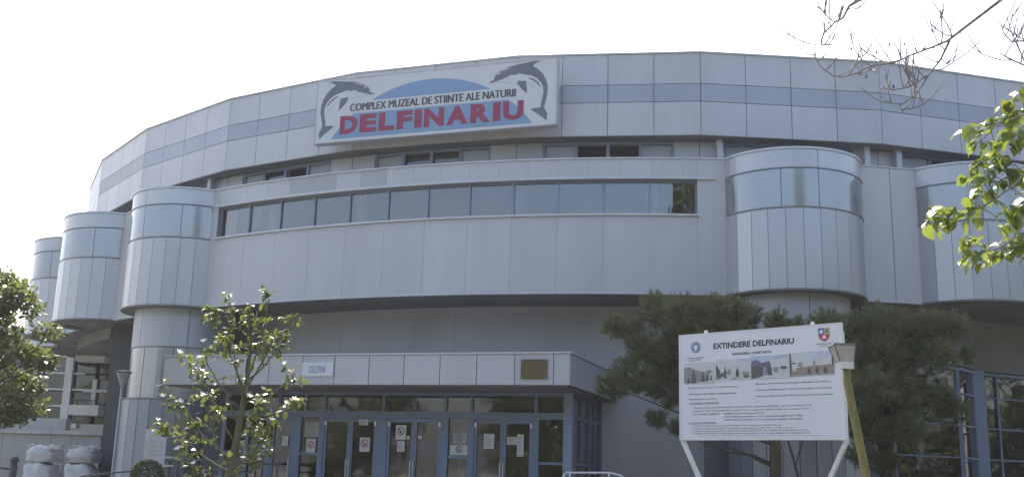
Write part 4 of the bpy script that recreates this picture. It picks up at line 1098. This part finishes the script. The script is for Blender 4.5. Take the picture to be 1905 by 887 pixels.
# --- pines beside and behind the billboard
def pine(root, label, clusters, trunk, seed):
    rs = random.Random(seed); rng = np.random.default_rng(seed)
    t = thing('pine_tree', label, 'tree', root, group='pines by the billboard')
    MB().tube(trunk, [0.11, 0.105, 0.095, 0.08, 0.05], 10).build('trunk', 'bark', t, True)
    lb = MB(); V_, n_ = [], 0
    for (x, z, r, dens) in clusters:
        r *= 1.04; c = Vector((x, rs.uniform(-0.7, 0.7) * min(1, r * 2), z))
        zt = min(max(1.7, z - abs(x) * 0.30 - 0.1), 3.9)
        tr = None
        for i in range(len(trunk) - 1):
            if trunk[i][2] <= zt <= trunk[i + 1][2]:
                f = (zt - trunk[i][2]) / (trunk[i + 1][2] - trunk[i][2]); tr = Vector(trunk[i]).lerp(Vector(trunk[i + 1]), f)
        if tr is None: tr = Vector(trunk[-1])
        lb.tube(wob(tr, c, 5, 0.045, rs), taper(0.024, 0.007, 5), 5)
        ns = int(1000 * r * r * dens) + 14
        for _ in range(ns):
            d = Vector((rs.gauss(0, 1), rs.gauss(0, 1), rs.gauss(0, 1))).normalized()
            b = c + Vector((d.x * r, d.y * r, d.z * r * 0.85)) * (rs.uniform(0.1, 1) ** 0.5)
            ax = (d * 0.7 + Vector((0, 0, 0.55)) + Vector((rs.uniform(-.4, .4), rs.uniform(-.4, .4), rs.uniform(-.3, .3)))).normalized()
            if rs.random() < 0.5: lb.tube([b - ax * 0.10, b + ax * 0.06], [0.006, 0.004], 3, False)
            m = 30
            e = rng.normal(size=(m, 3)) * 0.75 + np.array(ax) * 1.0
            e /= np.linalg.norm(e, axis=1)[:, None]
            ln_ = rng.uniform(0.07, 0.13, m)
            base = np.array(b) + np.outer(rng.uniform(-0.06, 0.06, m), np.array(ax))
            sd = np.cross(e, rng.normal(size=(m, 3))); sd /= np.linalg.norm(sd, axis=1)[:, None]
            V_.append(np.stack([base - sd * 0.0058, base + sd * 0.0058, base + e * ln_[:, None]], 1).reshape(-1, 3))
    lb.build('limbs', 'bark', t, True)
    link('crown', leaf_mesh('crown', np.concatenate(V_), 3, 'needle'), t)
K = 17.5 / 1950 * 1.03
def px(cl, x0, y0): return [((u - x0) * K, 4.55 - (v - 562) * K, r * K, d) for u, v, r, d in cl]
pine((4.40, 17.5, 0), 'pine with drooping open branches reaching from the billboard towards the entrance', px([
    (1150, 615, 24, 1.0), (1185, 618, 24, 1), (1228, 578, 34, 1), (1262, 590, 36, 1), (1312, 588, 36, 1), (1360, 584, 28, 1), (1402, 582, 26, .9), (1440, 590, 17, .7), (1432, 615, 22, .7),
    (1205, 652, 34, 1), (1242, 660, 36, 1), (1180, 702, 38, 1.1), (1150, 718, 26, 1), (1228, 712, 32, 1), (1268, 690, 30, .9), (1226, 776, 17, 1.1), (1258, 790, 14, 1), (1250, 742, 15, .9), (1280, 735, 15, .8),
    (1300, 640, 40, .9), (1350, 625, 40, .9), (1300, 720, 34, .6), (1380, 660, 36, .6), (1270, 630, 30, 1), (1340, 700, 30, .5)], 1436, 0),
    [(0, 0, 0), (0.0, 0.0, 1.2), (0.02, 0.03, 2.2), (-0.1, 0.0, 3.2), (-0.3, 0, 4.2)], 21)
pine((6.35, 17.7, 0), 'dense pine beside the yellow lamp post in front of the glass wall', px([
    (1470, 598, 20, .8), (1500, 606, 26, .9), (1545, 600, 34, 1), (1595, 595, 38, 1), (1640, 585, 36, 1), (1690, 592, 38, 1), (1740, 590, 34, 1), (1790, 588, 30, 1), (1815, 640, 16, .7), (1770, 630, 28, .9),
    (1580, 655, 46, 1), (1640, 645, 48, 1), (1700, 640, 44, 1), (1745, 650, 30, .9), (1595, 715, 46, 1), (1655, 712, 48, 1), (1712, 695, 32, .9), (1782, 742, 30, .9), (1765, 715, 18, .8), (1615, 775, 42, 1), (1672, 782, 32, .9),
    (1598, 828, 26, .8), (1645, 838, 24, .8), (1690, 740, 26, .8), (1540, 650, 34, .8), (1550, 720, 34, .6)], 1655, 0),
    [(0, 0, 0), (0.03, 0, 1.2), (0.0, 0.03, 2.2), (0.05, 0.0, 3.2), (0.05, 0, 4.2)], 22)
s = thing('leaning_sapling', 'thin bare leaning stem seen below the billboard beside the pine trunk', 'sapling', (5.32, 18.4, 0))
MB().tube([(0, 0, 0), (-0.12, 0, 0.9), (-0.34, 0, 1.9), (-0.52, 0.02, 2.6)], [0.035, 0.03, 0.024, 0.012], 8).build('stem', 'bark', s, True)
MB().tube([(-0.34, 0, 1.9), (-0.2, 0.05, 2.3), (-0.15, 0.08, 2.7)], [0.014, 0.01, 0.005], 6).build('branch', 'bark', s, True)

# --- clipped ball bush on a stem
rs = random.Random(5); rng = np.random.default_rng(5)
s = thing('ball_bush', 'small bush clipped into a dark green ball before the notice board', 'bush', (-6.31, 19.0, 0))
MB().tube([(0, 0, 0), (0.01, 0, 0.7), (0, 0, 1.35)], [0.03, 0.027, 0.022], 8).build('stem', 'bark', s, True)
d = rng.normal(size=(5200, 3)); d /= np.linalg.norm(d, axis=1)[:, None]
P = d * (0.285 * rng.uniform(0.55, 1.02, 5200) ** 0.35)[:, None] + np.array([0, 0, 1.42])
P, k = leaf_array(P, 0.034, (0, 0, 0.4), rng, OVAL)
link('crown', leaf_mesh('crown', P, k, 'box_leaf'), s)

# --- tree whose bare twigs hang into the picture, trunk out of view to the right
rs = random.Random(9)
bt_ = thing('bare_tree', 'tree with bare curling twigs hanging in front of the sky and roof band', 'tree', (6.6, 7.0, 0))
off = (6.6, 7.0, 0)
MB().tube([(6.6, 7.0, 0), (6.55, 7.0, 2.0), (6.35, 7.05, 4.0), (6.0, 7.1, 5.2), (5.3, 7.2, 6.0)], [0.2, 0.17, 0.14, 0.10, 0.06], 12).build('trunk', 'bark_grey', bt_, True, off)
b1 = [(5.3, 7.2, 6.0), (4.7, 7.3, 5.95), (4.18, 7.4, 5.654), (3.72, 7.457, 5.282), (3.433, 7.514, 5.056), (3.333, 7.571, 4.98), (3.235, 7.629, 4.949), (3.08, 7.686, 4.899), (2.967, 7.743, 4.855), (2.832, 7.8, 4.856), (2.796, 7.857, 4.855), (2.724, 7.914, 4.828), (2.63, 7.971, 4.817), (2.581, 8.029, 4.851), (2.51, 8.086, 4.938), (2.484, 8.143, 5.034), (2.469, 8.2, 5.132)]
b2 = [(3.35, 7.57, 4.985), (3.303, 7.65, 4.856), (3.188, 7.6, 4.717), (3.096, 7.55, 4.581), (3.019, 7.5, 4.492), (2.884, 7.45, 4.392), (2.888, 7.4, 4.33)]
b3 = [(3.165, 7.585, 4.695), (3.075, 7.6, 4.633), (3.029, 7.65, 4.617), (2.938, 7.7, 4.613), (2.882, 7.75, 4.651), (2.867, 7.8, 4.658)]
b4 = [(5.3, 7.2, 6.0), (4.2, 7.3, 6.1), (3.099, 7.4, 5.62), (2.804, 7.456, 5.37), (2.645, 7.511, 5.275), (2.581, 7.567, 5.247), (2.546, 7.622, 5.171), (2.497, 7.678, 5.154), (2.434, 7.733, 5.1), (2.415, 7.789, 5.04), (2.442, 7.844, 5.041), (2.538, 7.9, 5.062)]
b5 = [(4.6, 7.35, 5.3), (4.007, 7.4, 4.887), (3.879, 7.475, 4.955), (3.821, 7.55, 4.98), (3.808, 7.625, 5.07), (3.819, 7.7, 5.187)]
b6 = [(4.5, 7.35, 4.3), (3.987, 7.4, 4.65), (3.858, 7.467, 4.752), (3.78, 7.533, 4.834), (3.741, 7.6, 4.906)]
b7 = [(6.2, 7.08, 4.6), (5.2, 7.25, 4.3), (4.5, 7.35, 4.3)]
b8 = [(5.3, 7.2, 6.0), (4.9, 7.3, 5.6), (4.6, 7.35, 5.3)]
for pts, r0, r1, st in ((b1, 0.045, 0.0035, 5), (b2, 0.010, 0.0035, 1), (b3, 0.006, 0.003, 1), (b4, 0.03, 0.003, 4), (b5, 0.012, 0.0025, 2), (b6, 0.010, 0.0025, 1), (b7, 0.05, 0.012, 9), (b8, 0.04, 0.012, 9)):
    n = len(pts) - 1
    mb = MB()
    rr = [max(0.0062, r1, r0 * (1 - i / n) ** (1.6 if n > 8 else 1.1)) for i in range(n + 1)]
    if pts is b1: rr = [0.05, 0.035, 0.022, 0.0135, 0.0115, 0.010, 0.008, 0.007, 0.007, 0.007, 0.0068, 0.0066, 0.0064, 0.0062, 0.006, 0.0058, 0.0056]
    mb.tube(pts, rr, 6)
    if st < 9:
        for i in range(st, n + 1):
            for _ in range(rs.choice((1, 1, 2, 2))):
                q = Vector(pts[i - 1]).lerp(Vector(pts[i]), rs.random())
                L_ = rs.uniform(0.14, 0.46); hd = Vector((rs.uniform(-1, 0.7), rs.uniform(-.6, .6), rs.uniform(-.25, .7))).normalized()
                tw = [q]; dcur = hd
                for s_ in range(5):
                    dcur = (dcur + Vector((rs.uniform(-.25, .25), rs.uniform(-.2, .2), 0.26 + rs.uniform(-.15, .15)))).normalized()
                    tw.append(tw[-1] + dcur * L_ / 5)
                mb.tube(tw, [0.0058, 0.0054, 0.0050, 0.0046, 0.0042, 0.0036], 4)
                for _k in range(rs.choice((1, 2, 2))):
                    j = rs.randint(1, 3); d2 = (dcur + Vector((rs.uniform(-1, 1), rs.uniform(-.5, .5), rs.uniform(0, .8)))).normalized(); l2 = L_ * rs.uniform(.2, .5)
                    mb.tube([tw[j], tw[j] + d2 * l2 * .5, tw[j] + d2 * l2 + Vector((0, 0, .02))], [0.0048, 0.0044, 0.0036], 4)
    mb.build('branch', 'bark_grey', bt_, True, off)
# a few shrivelled pods left on the twigs
pod = lathe([(0.001, 0), (0.006, 0.008), (0.007, 0.02), (0.004, 0.034), (0.001, 0.04)], 8).mesh('seed_pod', 'bark', True)
for p in ((2.80, 7.85, 4.80), (2.86, 7.8, 4.98), (2.70, 7.9, 5.05), (2.95, 7.75, 5.03), (3.05, 7.7, 5.01), (3.24, 7.63, 4.96), (2.94, 7.7, 4.66), (2.47, 7.75, 5.20)):
    o = link('seed_pod', pod, bt_, 0, (p[0] - off[0], p[1] - off[1], p[2])); o.rotation_euler = (rs.uniform(2.5, 3.6), rs.uniform(-.5, .5), 0)

# --- tree in fresh leaf reaching in from the right
rs = random.Random(15)
ft = thing('fresh_leaf_tree', 'tree with large bright yellow-green leaves hanging before the far bay', 'tree', (6.4, 5.6, 0))
off = (6.4, 5.6, 0)
MB().tube([(6.4, 5.6, 0), (6.35, 5.6, 1.6), (6.2, 5.7, 3.0), (5.9, 5.8, 4.4)], [0.15, 0.13, 0.11, 0.06], 12).build('trunk', 'bark_grey', ft, True, off)
S1 = [(6.1, 5.75, 3.6), (4.6, 6.5, 3.95), (3.765, 6.9, 3.805), (3.544, 6.983, 3.741), (3.483, 7.067, 3.662), (3.403, 7.15, 3.599), (3.34, 7.233, 3.559), (3.158, 7.317, 3.524), (3.09, 7.4, 3.491)]
S2 = [(6.2, 5.7, 3.0), (4.7, 6.5, 3.5), (3.739, 6.9, 3.51), (3.525, 7.0, 3.398), (3.487, 7.1, 3.306), (3.434, 7.2, 3.26), (3.246, 7.3, 3.209)]
S3 = [(6.0, 5.8, 4.1), (4.7, 6.5, 4.4), (3.803, 6.9, 4.242), (3.614, 7.05, 4.205), (3.554, 7.2, 4.203), (3.507, 7.35, 4.227), (3.452, 7.5, 4.213)]
for S in (S1, S2, S3):
    n = len(S) - 1
    MB().tube(S, [0.035, 0.02] + [0.009 - 0.0055 * i / (n - 1) for i in range(n - 1)], 7).build('branch', 'bark_grey', ft, True, off)
lv = []
for v in range(4):
    mb = MB(); W_ = 0.40 + 0.03 * v; f_ = 0.10 + 0.03 * v
    mid = [(0, 0, 0), (0.3, 0, 0.02), (0.65, 0, 0.0), (1.05, 0, -0.14 - .05 * v)]
    s1 = [(-0.06, W_ * .45, f_ * .4), (0.16, W_ * .92, f_ * .9), (0.45, W_, f_), (0.75, W_ * .62, f_ * .4)]
    vs_ = mid + s1 + [(x, -y, z) for x, y, z in s1]
    fs_ = [(0, 4, 5), (0, 5, 1), (1, 5, 6), (1, 6, 2), (2, 6, 7), (2, 7, 3), (0, 9, 8), (0, 1, 9), (1, 10, 9), (1, 2, 10), (2, 11, 10), (2, 3, 11)]
    fs_ = [(a_, c_, b_) for a_, b_, c_ in fs_[:6]] + [(a_, c_, b_) for a_, b_, c_ in fs_[6:]]
    mb.add([(x, y, z) for x, y, z in vs_], [tuple(q) for q in fs_]); lv.append(mb.mesh('leaf', 'leaf_bright', True))
CL = [(3.313, 4.091), (3.359, 4.04), (3.456, 4.008), (3.501, 3.94), (3.596, 4.099), (3.623, 4.223), (3.362, 3.85), (3.408, 3.8), (3.309, 3.797), (3.417, 3.697), (3.317, 3.677), (3.059, 3.5), (3.139, 3.469), (3.223, 3.505), (3.087, 3.434), (2.989, 3.431), (3.503, 3.53), (3.479, 3.428), (3.551, 3.515), (3.201, 3.187), (3.298, 3.173), (3.397, 3.209), (3.514, 3.246), (3.559, 3.197), (3.223, 3.271), (3.698, 4.437), (3.66, 4.40), (3.528, 3.855), (3.62, 3.978), (3.595, 4.293), (3.487, 4.201), (3.64, 3.75), (3.66, 3.60), (3.63, 3.33), (3.56, 3.78), (3.62, 4.05)]
stem_pts = [Vector(p) for S in (S1, S2, S3) for p in S[2:]]
stems = MB(); seen = set()
for ci, (cx_, cz_) in enumerate(CL):
    yy = 7.2 + rs.uniform(-.12, .14)
    c = Vector((cx_ * yy / 7.2, yy, 1.6 + (cz_ - 1.6) * yy / 7.2))
    near = min(stem_pts, key=lambda p: (p - c).length)
    md = near.lerp(c, .5) + Vector((0, 0, .02))
    stems.tube([near, md, c], [0.0035, 0.0028, 0.002], 5)
    m = 1 if ci == 26 else rs.choice((6, 7, 8, 8))
    for _ in range(m):
        d = Vector((rs.uniform(-1, .6), rs.uniform(-.9, .9), rs.uniform(-1.1, .15))).normalized()
        loc = c + Vector((rs.uniform(-.06, .06), rs.uniform(-.08, .08), rs.uniform(-.04, .06)))
        stems.tube([c, loc], [0.002, 0.0014], 4, False)
        place_leaf(rs.choice(lv), ft, loc - Vector(off), d, (rs.uniform(-.6, .6), rs.uniform(-.9, .2), 1), rs.uniform(0.065, 0.115))
tag(stems.build('leaf_stalks', 'bark_green', ft, True, off), kind='stuff')

# --- park trees across the forecourt, behind the viewer: mirrored in the glass and the polished bays
rs = random.Random(33); rng = np.random.default_rng(33)
cents = []; lb = MB()
for i in range(95):
    th = rs.uniform(0, 2 * pi); zz = rs.uniform(1.2, 9.5)
    prof = 2.9 * math.sqrt(max(0.05, 1 - ((zz - 5.2) / 5.0) ** 2))
    rr = prof * math.sqrt(rs.uniform(.15, 1))
    cents.append((rr * cos(th), rr * sin(th), zz, rs.uniform(.5, .95)))
    if i % 3 == 0: lb.tube([(0, 0, max(1.8, zz - 2)), (rr * cos(th) * .5, rr * sin(th) * .5, zz - .6), (rr * cos(th), rr * sin(th), zz)], [0.08, 0.05, 0.015], 5)
P = cluster_points(cents, 150, rng, 0.75)
P, k = leaf_array(P, 0.27, (0, 0, 0.9), rng, OVAL, 0.2)
crown = leaf_mesh('crown', P, k, 'leaf_far'); limbs = lb.mesh('limbs', 'bark', True)
trunk = MB().tube([(0, 0, 0), (0.05, 0, 2), (0, 0.05, 5), (0, 0, 8)], [0.24, 0.2, 0.14, 0.04], 10).mesh('trunk', 'bark', True)
for x, y, sc2, rz in ((-22, -13, 1.1, 20), (-14, -17, 1.25, 80), (-6.5, -15, 1.0, 140), (8.6, -17, 2.0, 200), (14.5, -15, 1.35, 260), (15, -10, 1.2, 310), (22, -2, 1.15, 30), (28, 8, 1.2, 100), (-28, -5, 1.2, 170), (19, -7, 1.0, 60), (25, 3, 1.1, 210), (32, 2, 1.3, 120), (33, 14, 1.2, 250), (2.2, -21, 1.0, 15), (4.5, -13, 0.8, 75), (-2.5, -13, 0.85, 290), (-10, -12, 0.85, 190), (19, -15, 1.3, 33), (26, -9, 1.35, 77), (37, 7, 1.4, 144), (30, -6, 1.3, 190), (23, -19, 1.5, 222), (-18, -23, 1.5, 61), (-9, -25, 1.5, 118), (-1.5, -27, 1.45, 9), (40, 18, 1.4, 310), (-24, -20, 1.4, 280)):
    t = thing('park_tree', 'round-crowned park tree across the forecourt, mirrored in the entrance glass', 'tree', (x, y, 0), rz, 'park trees across the forecourt')
    t.scale = (sc2, sc2, sc2)
    link('trunk', trunk, t); link('limbs', limbs, t); link('crown', crown, t)

# ------------------------------------------------------------------ thin haze added to imitate backlit lens glare
hz = MB().box(-720, 720, -620, 920, -1.0, 26.0).mesh('haze', 'joint')
hm = bpy.data.materials.new('glare_haze'); hm.use_nodes = True
hn = hm.node_tree; hn.nodes.clear()
ho = hn.nodes.new('ShaderNodeOutputMaterial'); hv = hn.nodes.new('ShaderNodeVolumePrincipled')
hv.inputs['Color'].default_value = (0.92, 0.95, 1.0, 1); hv.inputs['Density'].default_value = 0.0006; hv.inputs['Anisotropy'].default_value = 0.35
hn.links.new(hv.outputs[0], ho.inputs['Volume'])
hz.materials.clear(); hz.materials.append(hm)
tag(link('haze', hz), 'thin pale haze added around the hall to imitate backlit lens glare', 'haze', kind='stuff')
